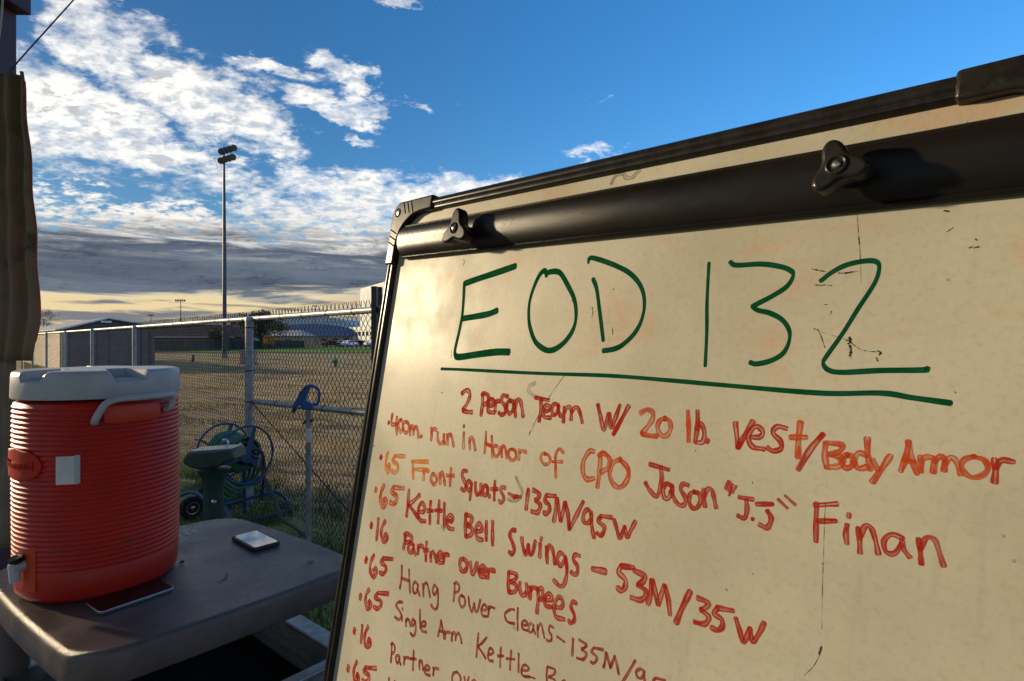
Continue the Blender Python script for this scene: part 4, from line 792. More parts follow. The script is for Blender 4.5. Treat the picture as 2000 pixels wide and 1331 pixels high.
('l7','dot',[('t',3.37,[(163.9,-560.6),(163.0,-561.6),(162.6,-562.4)])]),
('l7','',[('t',1.71,[(390.2,-543.5),(399.3,-541.9)])]),
('l8','dot',[('r',7.75,[(57.6,-628.2),(57.1,-631.2),(57.3,-634.0)])]),
('l8','1',[('r',6.13,[(75.2,-616.4),(77.3,-627.4),(78.6,-638.5)])]),
('l8','6',[('r',5.95,[(90.7,-611.8),(85.9,-621.6),(85.9,-631.1),(91.7,-637.1),(98.3,-636.1),(102.0,-629.4),(98.1,-626.0),(93.8,-631.0)])]),
('l8','P',[('t',3.56,[(151.4,-610.5),(153.3,-620.6),(155.0,-632.0)]),('t',3.54,[(149.8,-612.1),(152.9,-608.8),(158.4,-610.8),(159.1,-616.5),(154.5,-621.4)])]),
('l8','a',[('t',3.49,[(171.9,-617.6),(167.1,-617.5),(164.6,-621.6),(166.6,-626.5),(170.6,-625.8),(172.1,-620.4)]),('t',3.45,[(171.6,-617.7),(173.2,-622.2),(177.1,-625.4)])]),
('l8','r',[('t',3.41,[(181.1,-613.6),(182.8,-617.4),(183.4,-622.1)]),('t',3.4,[(182.5,-616.5),(185.4,-612.7),(191.9,-610.9)])]),
('l8','t',[('t',3.32,[(199.1,-598.7),(200.8,-609.8),(203.0,-620.8)]),('t',3.29,[(194.2,-610.7),(206.4,-605.8)])]),
('l8','n',[('t',3.25,[(212.4,-605.2),(213.9,-609.2),(215.7,-614.2)]),('t',3.24,[(214.1,-609.2),(215.0,-603.8),(217.8,-603.5),(220.7,-607.0),(223.4,-611.7)])]),
('l8','e',[('t',3.19,[(226.8,-609.6),(232.6,-607.1),(234.1,-603.9),(229.8,-603.1),(226.0,-606.5),(225.4,-611.1),(229.0,-613.8),(237.2,-611.3)])]),
('l8','r',[('t',3.11,[(240.9,-600.5),(242.5,-604.3),(243.1,-609.0)]),('t',3.1,[(242.3,-603.4),(245.0,-599.6),(251.4,-597.8)])]),
('l8','O',[('t',2.89,[(284.1,-586.3),(278.0,-591.4),(277.1,-598.1),(281.4,-602.2),(287.5,-601.0),(291.5,-594.2),(290.3,-589.0),(283.4,-586.8)])]),
('l8','v',[('t',2.83,[(296.4,-586.2),(301.4,-593.8),(304.4,-583.1)])]),
('l8','e',[('t',2.79,[(311.0,-589.5),(316.3,-587.2),(317.7,-583.8),(313.8,-582.8),(310.3,-586.2),(309.8,-591.1),(313.1,-594.1),(320.5,-591.8)])]),
('l9','dot',[('r',7.7,[(56.6,-680.0),(56.1,-683.0),(56.3,-685.8)])]),
('l9','6',[('r',6.02,[(75.9,-665.4),(72.0,-674.9),(72.3,-684.1),(77.7,-689.8),(83.5,-688.8),(86.6,-682.3),(82.9,-679.1),(79.3,-683.9)])]),
('l9','5',[('r',5.71,[(100.0,-662.7),(124.6,-652.8)]),('r',5.81,[(100.0,-662.7),(96.0,-669.4),(109.8,-668.1),(111.2,-672.7),(105.2,-679.1),(95.7,-681.3)])]),
('l9','K',[('t',3.51,[(156.2,-650.6),(157.7,-662.4),(159.3,-674.2)]),('t',3.48,[(170.3,-648.2),(163.8,-657.8),(158.9,-663.2)]),('t',3.46,[(158.9,-663.2),(168.1,-666.1),(174.3,-668.8)])]),
('scratch','',[('k',0.43,[(649.4,-96.3),(651.0,-109.3),(652.9,-121.1),(654.0,-130.8),(656.0,-148.0)]),('k',0.93,[(651.8,-115.2),(652.7,-120.3)]),('k',1.14,[(622.1,-137.0),(627.0,-138.5),(631.4,-139.5)]),('k',1.45,[(640.7,-141.2),(645.5,-141.4),(649.5,-140.8)]),('k',0.53,[(649.5,-140.8),(653.1,-140.6)]),('k',0.94,[(625.1,-149.5),(629.1,-150.1),(632.3,-149.8)]),('k',0.74,[(634.4,-150.3),(636.9,-150.7)]),('k',0.74,[(632.5,-165.1),(635.0,-164.8)]),('k',0.59,[(638.2,-169.8),(637.7,-172.9)]),('k',0.97,[(627.3,-183.6),(630.2,-184.3)]),('k',0.66,[(630.2,-184.3),(633.3,-190.8),(636.0,-197.6)]),('k',0.32,[(632.5,-185.8),(645.3,-189.6),(650.4,-190.6)]),('k',2.11,[(651.7,-189.4),(652.6,-192.4),(651.4,-193.9)]),('k',2.1,[(652.5,-195.4),(653.4,-199.1),(653.0,-202.5)]),('k',1.4,[(649.5,-191.4),(652.9,-192.4)]),('k',0.61,[(653.0,-193.1),(657.5,-196.7),(662.5,-198.6),(669.4,-199.0)]),('k',1.33,[(670.0,-198.2),(671.9,-199.6),(671.1,-201.1)]),('k',1.33,[(669.7,-203.3),(670.5,-205.4)]),('k',0.28,[(652.9,-200.6),(654.3,-206.5)]),('k',0.58,[(387.9,-236.4),(372.0,-258.6),(355.8,-286.6),(347.2,-307.4)]),('k',1.05,[(347.9,-302.8),(346.4,-307.5)]),('k',1.2,[(411.5,-165.2),(413.7,-170.5),(413.2,-175.9)]),('k',1.05,[(183.4,-98.3),(186.6,-102.7),(184.6,-108.1)]),('k',1.2,[(186.7,-221.0),(188.2,-231.8)]),('k',0.34,[(645.9,-310.0),(646.3,-322.5),(647.7,-347.1),(648.8,-367.9),(650.8,-395.1)]),('k',0.85,[(647.6,-350.7),(647.7,-351.7)]),('k',0.83,[(651.8,-406.8),(650.3,-411.9),(651.4,-406.0)]),('k',0.33,[(651.9,-408.5),(648.0,-420.5),(642.1,-430.0)]),('k',1.25,[(701.6,-101.4),(704.2,-102.4)]),('k',0.77,[(704.2,-116.1),(707.1,-114.0)]),('k',1.19,[(716.4,-128.4),(717.7,-127.8)]),('k',1.33,[(718.8,-128.6),(721.1,-128.1)]),('k',1.04,[(719.3,-122.8),(720.1,-123.6)]),('k',0.83,[(595.0,-96.9),(596.9,-95.4)]),('k',0.78,[(710.4,-41.4),(711.0,-42.3)]),('k',1.15,[(436.0,-147.0),(436.8,-148.1)]),('k',1.14,[(383.2,-157.7),(384.1,-158.8)]),('k',2.58,[(179.2,-277.9),(180.5,-278.4)]),('k',0.73,[(714.3,-222.5),(715.1,-223.1)]),('k',0.9,[(440.6,-186.1),(442.4,-193.7)]),('k',0.57,[(599.8,-373.4),(600.6,-374.3)]),('k',0.89,[(542.6,-289.8),(543.1,-290.6)]),('k',0.79,[(592.8,-305.8),(593.3,-306.9)]),('k',0.6,[(580.6,-391.5),(582.4,-392.8)]),('k',1.66,[(32.3,-371.9),(34.4,-373.9)])]),
('smudge','',[('s',4.05,[(346.0,-250.5),(337.9,-254.1),(336.5,-259.4),(342.9,-263.3),(350.6,-266.5)]),('s',4.14,[(416.6,-34.5),(418.4,-29.3),(424.3,-24.8),(430.9,-26.6),(435.4,-31.2),(442.9,-31.5),(447.3,-28.0),(450.7,-25.9)]),('s',3.9,[(335.5,-355.5),(341.7,-362.1),(347.7,-368.5),(345.9,-375.5),(337.3,-381.4),(327.5,-381.5)]),('s',4.7,[(218.8,-439.9),(224.1,-444.1)]),('s',1.56,[(742.0,-305.3),(742.9,-305.3)]),('s',1.53,[(747.4,-318.7),(748.1,-317.6)]),('s',1.83,[(706.4,-148.7),(707.0,-149.7)]),('s',3.06,[(361.2,-506.6),(363.7,-507.2)])]),
]
INKNAME = {'g': 'green', 'r': 'red', 'o': 'orange red', 'y': 'faded orange', 't': 'thin crimson'}
rk = random.Random(11); layer = 0
for ln, ch, items in STROKES:
    vs, fs, uvs, mi = [], [], [], []
    cols = sorted({c for c, _, _ in items})
    for si, (c, w, pts) in enumerate(items):
        if ln not in ('scratch', 'smudge', 'underline', 'heading'):
            pts = [(x + rk.uniform(-.35, .35), y + rk.uniform(-.35, .35)) for x, y in pts]
        P = catmull([(x / 1000, y / 1000, 0) for x, y in pts], 7)
        layer += 1
        w = w / 1000; hgt = {'scratch': 0.00016, 'smudge': 0.00003}.get(ln, 0.00005 + 0.000012 * (layer % 7))
        ell = 0.0; o0 = len(vs); ph = rk.uniform(0, 9); rows = []
        d0 = (P[0] - P[1]).normalized() * w * 0.32; d1 = (P[-1] - P[-2]).normalized() * w * 0.32
        rows.append((P[0] + d0, 0.45)); rows.append((P[0] + d0 * 0.6, 0.8))
        for p in P: rows.append((p, 1.0))
        rows.append((P[-1] + d1 * 0.6, 0.8)); rows.append((P[-1] + d1, 0.4))
        for i, (p, s) in enumerate(rows):
            a = rows[max(0, i - 1)][0]; b_ = rows[min(len(rows) - 1, i + 1)][0]
            d = (b_ - a); d.normalize(); nn_ = Vector((-d.y, d.x, 0))
            if ln == 'scratch': ws = rk.uniform(0.15, 1.2)
            elif ln == 'heading': ws = 0.64 + 0.42 * abs(d.x) + 0.03 * math.sin(i * 0.5 + ph)
            elif ln == 'underline': ws = 1.0 + 0.05 * math.sin(i * 0.6 + ph)
            else: ws = 1.10 + 0.14 * math.sin(i * 0.55 + ph) + rk.uniform(-.05, .05)
            if i: ell += (p - rows[i - 1][0]).length
            for q in range(5):
                f_ = q / 4 - 0.5
                vs.append((p.x + nn_.x * f_ * w * s * ws, p.y + nn_.y * f_ * w * s * ws, hgt)); uvs.append((ell + ph, q / 4))
        for i in range(len(rows) - 1):
            for q in range(4):
                fs.append((o0 + i * 5 + q, o0 + i * 5 + q + 1, o0 + (i + 1) * 5 + q + 1, o0 + (i + 1) * 5 + q)); mi.append(cols.index(c))
    nm = {'scratch': 'scratch_marks', 'smudge': 'smudge_marks', 'underline': 'marker_underline'}.get(ln, 'marker_dot' if ch == 'dot' else 'marker_character' if ch else 'marker_stroke')
    me = bpy.data.meshes.new(nm); me.from_pydata(vs, [], fs); me.update()
    for c in cols: me.materials.append(INK[c])
    me.polygons.foreach_set('material_index', mi)
    ul = me.uv_layers.new(name='uv')
    for lp in me.loops: ul.data[lp.index].uv = uvs[lp.vertex_index]
    o = bpy.data.objects.new(nm, me); COL.objects.link(o); o.parent = easel
    if ln in ('scratch', 'smudge'): o['kind'] = 'stuff'
    elif ch and ch != 'dot': o['label'] = '%s handwritten %s' % (INKNAME[items[0][0]], ch)

# ------------------------------------------------------------------ serving cart
CT = 0.85
e1 = Vector((0.645, 0.764, 0)).normalized(); e2 = Vector((-0.805, 0.593, 0)).normalized()
c1 = Vector((-0.752, 0.985, 0))
LW, LL = 0.590, 0.66
cart = empty('utility_cart', c1, label='brown grey plastic utility cart carrying the red cooler and two phones', cat='cart')
def cp_(a, b_, z): return e1 * a + e2 * b_ + Vector((0, 0, z))
def rrect(L, W, r, bow, ins=0.0, k=10):
    # rounded, slightly bowed rectangle in (a,b); a 0..L, b 0..W
    pts = []
    for (ca, cb, st) in ((r, r, 180), (L - r, r, 270), (L - r, W - r, 0), (r, W - r, 90)):
        for i in range(k + 1):
            t = R(st + 90 * i / k); pts.append([ca + r * math.cos(t), cb + r * math.sin(t)])
    res = []
    for i in range(len(pts)):
        a0, b0 = pts[i]; a1, b1 = pts[(i + 1) % len(pts)]
        m_ = 10 if math.hypot(a1 - a0, b1 - b0) > 0.1 else 1
        for s in range(m_): res.append((a0 + (a1 - a0) * s / m_, b0 + (b1 - b0) * s / m_))
    out = []
    for a, b_ in res:
        na, nb = (a / L) * 2 - 1, (b_ / W) * 2 - 1
        a2 = a + bow * math.copysign(1, na) * (abs(na) > 0.8) * (1 - nb * nb); b2 = b_ + bow * math.copysign(1, nb) * (abs(nb) > 0.8) * (1 - na * na)
        sa, sb = (L / 2 - ins) / (L / 2), (W / 2 - ins) / (W / 2)
        out.append((L / 2 + (a2 - L / 2) * sa, W / 2 + (b2 - W / 2) * sb))
    return out
mb = MB(); rings = [(0.20, -0.0002), (0.05, -0.0008), (0.024, 0.0), (0.012, 0.0012), (0.008, 0.0006), (0.0045, -0.0020), (0.0018, -0.0065), (0.0004, -0.013), (0.0, -0.036), (0.001, -0.060), (0.004, -0.064), (0.010, -0.064), (0.012, -0.040), (0.02, -0.022), (0.20, -0.020)]
base = [rrect(LW, LL, 0.075, 0.012, ins) for ins, _ in rings]; n = len(base[0])
for (ins, z), ring in zip(rings, base):
    for a, b_ in ring: mb.v.append(tuple(cp_(a, b_, CT + z)))
for i in range(len(rings) - 1):
    for k_ in range(n): mb.f.append((i * n + k_, i * n + (k_ + 1) % n, (i + 1) * n + (k_ + 1) % n, (i + 1) * n + k_))
mb.f += [tuple(range(n)), tuple((len(rings) - 1) * n + k_ for k_ in reversed(range(n)))]
mb.build('tray_top', M_cart, cart, angle=60)
for a, b_ in ((0.060, 0.060), (LW - 0.020, 0.018), (0.045, LL - 0.045), (LW - 0.045, LL - 0.045)):
    l = MB(); p = cp_(a, b_, 0)
    l.tube([(p.x, p.y, CT - 0.03), (p.x, p.y, CT - 0.078), (p.x, p.y, 0.10)], [0.040 if a < 0.1 or b_ > 0.1 else 0.024, 0.039 if a < 0.1 or b_ > 0.1 else 0.023, 0.026 if a < 0.1 or b_ > 0.1 else 0.022], 24); lg = l.build('leg', M_cart, cart)
    cl = MB(); cl.tube([(p.x, p.y, CT - 0.076), (p.x, p.y, CT - 0.083)], 0.0425 if a < 0.1 or b_ > 0.1 else 0.026, 24); cl.build('leg_collar', M_cart, lg)
    w_ = MB(); w_.tube([(p.x - 0.014, p.y, 0.074), (p.x + 0.014, p.y, 0.074)], 0.05, 20); w_.build('caster_wheel', M_tyre, lg)
mb = MB(); mb.box((0, 0, 0), (LW - 0.10, LL - 0.10, 0.03)); sh = mb.build('lower_shelf', M_cart, cart, smooth=False, bevel=0.006)
sh.location = cp_(LW / 2, LL / 2, 0.26); sh.rotation_euler = (0, 0, math.atan2(e1.y, e1.x))
# a metal edged open box standing on the lower shelf
bx = empty('open_storage_box', c1 + cp_(LW / 2, LL / 2, 0.275), math.atan2(e1.y, e1.x), label='open metal edged storage box with a black inside under the cart top', cat='storage box')
BL, BWd, BT = LW + 0.02, LL - 0.10, 0.325
t_ = 0.02
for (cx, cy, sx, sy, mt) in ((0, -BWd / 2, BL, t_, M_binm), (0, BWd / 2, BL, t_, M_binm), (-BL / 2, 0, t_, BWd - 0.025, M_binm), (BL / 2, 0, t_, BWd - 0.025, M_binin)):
    q = MB(); q.box((cx, cy, BT / 2), (sx, sy, BT)); q.build('side_panel', mt, bx, smooth=False, bevel=0.002)
for (cx, cy, sx, sy) in ((0, -BWd / 2, BL + 0.05, 0.034), (0, BWd / 2, BL + 0.05, 0.034), (-BL / 2, 0, 0.034, BWd - 0.04), (BL / 2, 0, 0.05, BWd - 0.04)):
    q = MB(); q.box((cx, cy, BT + 0.006), (sx, sy, 0.012)); q.build('rim', M_binm, bx, smooth=False, bevel=0.003)
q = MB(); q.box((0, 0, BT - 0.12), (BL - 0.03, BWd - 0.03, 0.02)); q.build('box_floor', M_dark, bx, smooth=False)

# ------------------------------------------------------------------ cooler
cl_c = Vector((-0.979, 1.355, CT))
cooler = empty('water_cooler', cl_c, label='red ribbed drinks cooler with white lid standing on the cart', cat='drink cooler')
face = math.atan2(-cl_c.y, -cl_c.x)          # direction towards the camera side
prof = [(0.140, 0.0), (0.150, 0.004), (0.1565, 0.014), (0.1585, 0.035), (0.1600, 0.068)]
z = 0.071
while z < 0.418:
    r0 = 0.1610 + 0.0012 * math.sin((z - 0.08) / 0.34 * math.pi)
    for dz, dr in ((0.0, -0.0030), (0.0020, -0.0010), (0.0045, 0.0006), (0.0070, -0.0008), (0.0092, -0.0028)): prof.append((r0 + dr, z + dz))
    z += 0.0106
prof += [(0.158, 0.4235), (0.150, 0.428), (0.10, 0.430)]
mb = MB(); mb.lathe(prof, 96); mb.build('cooler_body', M_red, cooler, angle=80)
# lid with raised centre and two finger recesses
mb = MB(); nth = 160; rs = [0.0, 0.03, 0.06, 0.085, 0.10, 0.106, 0.110, 0.120, 0.132, 0.140, 0.146, 0.152, 0.1560, 0.1585, 0.1600]
zt = 0.494
def lid_h(r, th):
    a = (th - face + math.pi) % (2 * math.pi) - math.pi
    h = zt + 0.003 * (1 - (r / 0.16) ** 2)
    for (c_, hw) in ((R(-49), R(11.5)), (R(20), R(14)), (R(142), R(22)), (R(212), R(20))):
        d = abs((a - c_ + math.pi) % (2 * math.pi) - math.pi)
        s = max(0.0, min(1.0, (hw - d) / R(2.2))); q = max(0.0, min(1.0, (r - 0.085) / 0.015)); q2 = max(0.0, min(1.0, (0.1595 - r) / 0.004)) if False else 1.0
        h -= 0.0190 * s * q * q2
    if r > 0.150: h -= 0.0035 * ((r - 0.150) / 0.010) ** 2
    return h
for r in rs:
    for k_ in range(nth):
        th = 2 * math.pi * k_ / nth; mb.v.append((r * math.cos(th), r * math.sin(th), lid_h(r, th)))
for zz, r in ((0.482, 0.1625), (0.465, 0.1632), (0.437, 0.1640), (0.434, 0.1632), (0.434, 0.150)):
    for k_ in range(nth):
        th = 2 * math.pi * k_ / nth; mb.v.append((r * math.cos(th), r * math.sin(th), min(zz, lid_h(0.16, th) - 0.002) if zz > 0.48 else zz))
nr = len(rs) + 5
for i in range(nr - 1):
    for k_ in range(nth): mb.f.append((i * nth + k_, i * nth + (k_ + 1) % nth, (i + 1) * nth + (k_ + 1) % nth, (i + 1) * nth + k_))
mb.f.append(tuple((nr - 1) * nth + k_ for k_ in range(nth)))
mb.build('lid', M_white, cooler, angle=40)
def cyl(a, r, z): return Vector((r * math.cos(face + a), r * math.sin(face + a), z))
for base_a in (R(22), R(202)):
    pts = [cyl(base_a - R(25.5), 0.160, 0.385), cyl(base_a - R(25.5), 0.176, 0.388), cyl(base_a - R(24), 0.186, 0.400), cyl(base_a - R(20), 0.190, 0.424)]
    pts += [cyl(base_a - R(15), 0.190, 0.433)] + [cyl(base_a + R(t), 0.190, 0.4355) for t in range(-10, 24, 6)] + [cyl(base_a + R(23), 0.188, 0.434), cyl(base_a + R(26), 0.184, 0.424), cyl(base_a + R(27), 0.176, 0.404), cyl(base_a + R(27), 0.162, 0.398)]
    h = MB(); h.tube(catmull(pts, 4), 0.0074, 14); h.build('carry_handle', M_white, cooler)
    b2 = MB(); N1 = 14; col = []
    for i in range(N1 + 1):
        a = base_a + R(-20 + 38 * i / N1)
        e = 0.004 if i in (0, N1) else 0.0
        col.append([cyl(a, 0.158, 0.378 + e), cyl(a, 0.1705, 0.381 + e), cyl(a, 0.1730, 0.386 + e), cyl(a, 0.1730, 0.414 - e), cyl(a, 0.1700, 0.419 - e), cyl(a, 0.158, 0.420 - e)])
    for rr_ in col: b2.v += [tuple(q) for q in rr_]
    for i in range(N1):
        for k_ in range(6): b2.f.append((i * 6 + k_, i * 6 + (k_ + 1) % 6, (i + 1) * 6 + (k_ + 1) % 6, (i + 1) * 6 + k_))
    b2.f += [tuple(range(6)), tuple(N1 * 6 + k_ for k_ in reversed(range(6)))]
    b2.build('handle_block', M_orange, cooler, angle=40)
def patch(name, a0, a1, z0, z1, r, th, m, oval=False, parent=cooler, na=14, nz=8):
    mb = MB(); 
    for j in range(nz + 1):
        v_ = j / nz; zz = z0 + (z1 - z0) * v_
        w_ = math.sqrt(max(0.0, 1 - (2 * v_ - 1) ** 2)) ** 0.7 if oval else 1.0
        for i in range(na + 1):
            u_ = (i / na - 0.5) * w_ + 0.5
            mb.v.append(tuple(cyl(a0 + (a1 - a0) * u_, r + th, zz)))
    o2 = len(mb.v)
    for p in list(mb.v):
        q = Vector(p); f_ = (r - 0.004) / math.hypot(q.x, q.y); mb.v.append((q.x * f_, q.y * f_, q.z))
    W = na + 1
    for j in range(nz):
        for i in range(na):
            mb.f.append((j * W + i, j * W + i + 1, (j + 1) * W + i + 1, (j + 1) * W + i))
    for j in range(nz): mb.f.append((j * W, (j + 1) * W, o2 + (j + 1) * W, o2 + j * W)); mb.f.append((j * W + na, (j + 1) * W + na, o2 + (j + 1) * W + na, o2 + j * W + na))
    for i in range(na): mb.f.append((i, i + 1, o2 + i + 1, o2 + i)); mb.f.append((nz * W + i, nz * W + i + 1, o2 + nz * W + i + 1, o2 + nz * W + i))
    return mb.build(name, m, parent)
patch('tape_label', R(-28), R(-14), 0.257, 0.316, 0.1632, 0.0006, M_tape)
patch('tape_fold', R(-16), R(-12.6), 0.2585, 0.3175, 0.1640, 0.0010, M_white)
ov = patch('logo_plate', R(-92), R(-38), 0.262, 0.330, 0.1620, 0.0036, M_red, oval=True, na=20, nz=14)
def wrap_text(body, size, zc, ac, r, m, parent, ext=0.0012):
    cu = bpy.data.curves.new('text', 'FONT'); cu.body = body; cu.size = size; cu.align_x = 'CENTER'; cu.align_y = 'CENTER'; cu.extrude = ext
    tmp = bpy.data.objects.new('embossed_text', cu)
    me = bpy.data.meshes.new_from_object(tmp); bpy.data.objects.remove(tmp)
    for v_ in me.vertices:
        x, y, z_ = v_.co; p = cyl(ac + x / r, r + z_, zc + y); v_.co = p
    me.materials.clear(); me.materials.append(m)
    o = bpy.data.objects.new('embossed_lettering', me); COL.objects.link(o); o.parent = parent; return o
wrap_text('Rubbermaid', 0.026, 0.296, R(-66), 0.1662, M_red, ov)
# spigot in its recess near the bottom left
sp_a = R(-53)
q = patch('spigot_recess', sp_a - R(9), sp_a + R(9), 0.030, 0.118, 0.1605, 0.0012, M_orange)
s1 = MB(); s1.tube([cyl(sp_a - R(3), 0.160, 0.086), cyl(sp_a - R(3), 0.184, 0.086)], 0.0115, 18); spg = s1.build('spigot', M_white, cooler)
s2 = MB(); s2.tube([cyl(sp_a - R(3), 0.176, 0.093), cyl(sp_a - R(3), 0.176, 0.055)], [0.0115, 0.009], 16); s2.build('spout', M_white, spg)
s3 = MB(); s3.tube([cyl(sp_a - R(3), 0.172, 0.096), cyl(sp_a - R(3), 0.175, 0.106)], 0.013, 18); s3.build('push_button', M_black, spg)

# ------------------------------------------------------------------ phones and bits on the cart
def phone(name, ctr, ang, L, W, T, body, scr, label, rim, radius=0.011):
    e = empty(name, (ctr[0], ctr[1], CT + 0.0007), ang, label=label, cat='phone')
    def rr(L, W, r):
        pts = []
        for (sx, sy, st) in ((1, 1, 0), (-1, 1, 90), (-1, -1, 180), (1, -1, 270)):
            for i in range(7):
                t = R(st + 15 * i); pts.append((sx * (L / 2 - r) + r * math.cos(t), sy * (W / 2 - r) + r * math.sin(t)))
        return pts
    b1 = MB(); b1.prism(rr(L, W, radius), 0, T); b1.build('phone_body', body, e, bevel=0.0016, seg=3)
    b2 = MB(); b2.prism(rr(L - rim * 2, W - rim * 2, radius * 0.5), T - 0.0006, T + 0.0003); b2.build('screen', scr, e)
    if body is M_phm or rim < 0.003:
        b3 = MB(); b3.box((L * 0.12, -W / 2 - 0.0004, T * 0.5), (0.012, 0.0012, 0.002)); b3.build('side_button', M_phm, e)
    return e
phone('mobile_phone', (-0.712, 1.580), math.atan2(-0.110, 0.124), 0.146, 0.076, 0.0090, M_case, M_screen, 'phone in a chunky black case reflecting the sky, far side of the cart', 0.0062)
phone('mobile_phone', (-0.829, 1.238), math.atan2(0.119, 0.085), 0.146, 0.082, 0.0075, M_phm, M_screen2, 'slim dark phone with shiny edge lying beside the red cooler', 0.0022)
ch = MB(); ch.add([(0, 0, 0), (0.010, 0.002, 0), (0.012, 0.007, 0.004), (0.004, 0.009, 0.006), (0.006, 0.004, 0.0075), (0.001, 0.006, 0.0)], [(0, 1, 4), (1, 2, 4), (2, 3, 4), (3, 0, 4), (0, 5, 3), (0, 1, 2, 3)])
o = ch.build('dead_leaf', M_rust, loc=(-0.835, 1.425, CT + 0.0012)); tag(o, 'tiny dark scrap of leaf on the cart top right of the cooler', 'leaf')
for i, (x, y) in enumerate(((-0.955, 1.66), (-0.935, 1.672), (-0.94, 1.645), (-0.925, 1.655), (-0.952, 1.625))):
    dmb = MB(); dmb.lathe([(0.0001, 0.0016), (0.004, 0.0012), (0.0055, 0.0), ], 12); dmb.build('water_drop', M_chrome, cart, loc=(x - c1.x, y - c1.y, CT + 0.0003))
sm = MB()
for cx, cy, pts in ((0, 0, [(-0.690, 1.372), (-0.683, 1.360), (-0.676, 1.340), (-0.678, 1.326), (-0.684, 1.318)]), (0, 0, [(-0.520, 1.440), (-0.512, 1.445), (-0.505, 1.436), (-0.515, 1.425)])):
    P = catmull([(x - c1.x, y - c1.y, CT + 0.0009) for x, y in pts], 4); o0 = len(sm.v)
    for i, p in enumerate(P):
        d = (P[min(i + 1, len(P) - 1)] - P[max(i - 1, 0)]).normalized(); s_ = Vector((-d.y, d.x, 0)) * 0.0035 * math.sin(0.3 + 2.6 * i / len(P))
        sm.v += [tuple(p + s_), tuple(p - s_)]
    for i in range(len(P) - 1): sm.f.append((o0 + 2 * i, o0 + 2 * i + 1, o0 + 2 * i + 3, o0 + 2 * i + 2))
sm.build('stain_marks', mat('dark_stain', (0.055, 0.047, 0.045), rough=0.5), cart)['kind'] = 'stuff'

# ------------------------------------------------------------------ chain link fence
FP = Vector((-2.23, 4.93, 0)); FD = Vector((-0.7071, 0.7071, 0)); FN = Vector((0.7071, 0.7071, 0))
def FL(s, z=0.0, off=0.0): return FP + FD * s + FN * off + Vector((0, 0, z))
fence = empty('chain_link_fence', FP, label='galvanised chain link fence crossing the view in front of the dry field', cat='fence')
def fl(p): return Vector(p) - FP
posts = [0.0, 4.16, 7.3, 10.42, 13.6, 16.8, 20.0]
for s in posts:
    r = 0.033 if s == 0 else 0.026
    q = MB(); q.tube([fl(FL(s, -0.05, -0.045)), fl(FL(s, 1.585, -0.045))], r, 18); pst = q.build('post', M_galv, fence)
    q = MB(); q.lathe([(r + 0.003, 0), (r + 0.003, 0.02), (r * 0.8, 0.036), (0.004, 0.042)], 18, tuple(fl(FL(s, 1.575, -0.045)))); q.build('post_cap', M_galv, pst)
for s0, s1 in [(-6.2, -2.02)] + [(-2.02, 0)] + list(zip(posts[:-1], posts[1:])):
    q = MB(); q.tube([fl(FL(s0 + 0.002, 1.60, -0.012)), fl(FL(s1 - 0.002, 1.60, -0.012))], 0.0215, 14); q.build('top_rail', M_galv, fence)
q = MB(); q.tube([fl(FL(-1.99, 0.955, -0.012)), fl(FL(-0.03, 0.885, -0.012))], 0.021, 14); q.build('middle_rail', M_galv, fence)
q = MB(); q.tube([fl(FL(0.0, 0.87, -0.02)), fl(FL(-2.0, 0.16, -0.02))], 0.0045, 8); q.build('tension_rod', M_mesh, fence)
for s, z_ in ((0.0, 0.885), (0.0, 1.52), (0.0, 0.30), (0.0, 1.15)):
    q = MB(); q.tube([fl(FL(s + 0.037 * math.cos(a), z_, -0.045 + 0.037 * math.sin(a))) for a in [k_ * math.pi / 8 for k_ in range(16)]], 0.0042, 6, closed=True); q.build('tension_band', M_mesh, fence)
for s in (-2.02, -2.12):
    pass
# mesh: every wire is a vertical zigzag hooked into its neighbours
rf = random.Random(3)
pitch = 0.058; hz_ = 0.0315
mb = MB(); s = -6.0; wires = 0
def wire(mb, s0, side):
    zt = 1.628; pts = []
    k_ = 0; z_ = 0.04; sg = 1 if side else -1
    while z_ < zt - 0.004:
        x = s0 + (pitch * 0.25 + 0.002) * (1 if (k_ % 2 == 0) == (side > 0) else -1)
        dep = 0.003 * (1 if k_ % 2 == 0 else -1)
        pts.append((x + rf.uniform(-.0015, .0015), z_, dep)); z_ += hz_; k_ += 1
    xl = pts[-1][0]
    pts.append((s0 * 0.65 + xl * 0.35, z_ + 0.002, 0.0)); pts.append((s0 + rf.uniform(-.004, .004), z_ + 0.022, rf.uniform(-.006, .006)))
    return pts
near_lim = 3.0
s = -6.0; idx = 0
while s < 20.0:
    w_r = 0.0025 if s < 1.0 else max(0.0014, 0.0025 - 0.0002 * (s - 1.0))
    pts = wire(mb, s, 1 if idx % 2 == 0 else -1)
    o = len(mb.v); nn_ = 3
    for j, (x, zz, dp) in enumerate(pts):
        c_ = fl(FL(x, zz, dp + 0.012))
        for a in range(nn_):
            an = 2 * math.pi * a / nn_ + 0.5
            v_ = c_ + FD * (w_r * math.cos(an)) + FN * (w_r * math.sin(an)); mb.v.append(tuple(v_))
    for j in range(len(pts) - 1):
        for a in range(nn_): mb.f.append((o + j * nn_ + a, o + j * nn_ + (a + 1) % nn_, o + (j + 1) * nn_ + (a + 1) % nn_, o + (j + 1) * nn_ + a))
    s += pitch / 2; idx += 1
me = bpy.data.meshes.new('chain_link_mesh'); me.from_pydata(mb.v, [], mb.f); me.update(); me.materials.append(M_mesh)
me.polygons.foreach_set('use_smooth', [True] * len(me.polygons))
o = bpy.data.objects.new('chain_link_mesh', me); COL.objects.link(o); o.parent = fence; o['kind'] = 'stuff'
mb = MB(); s = -5.8
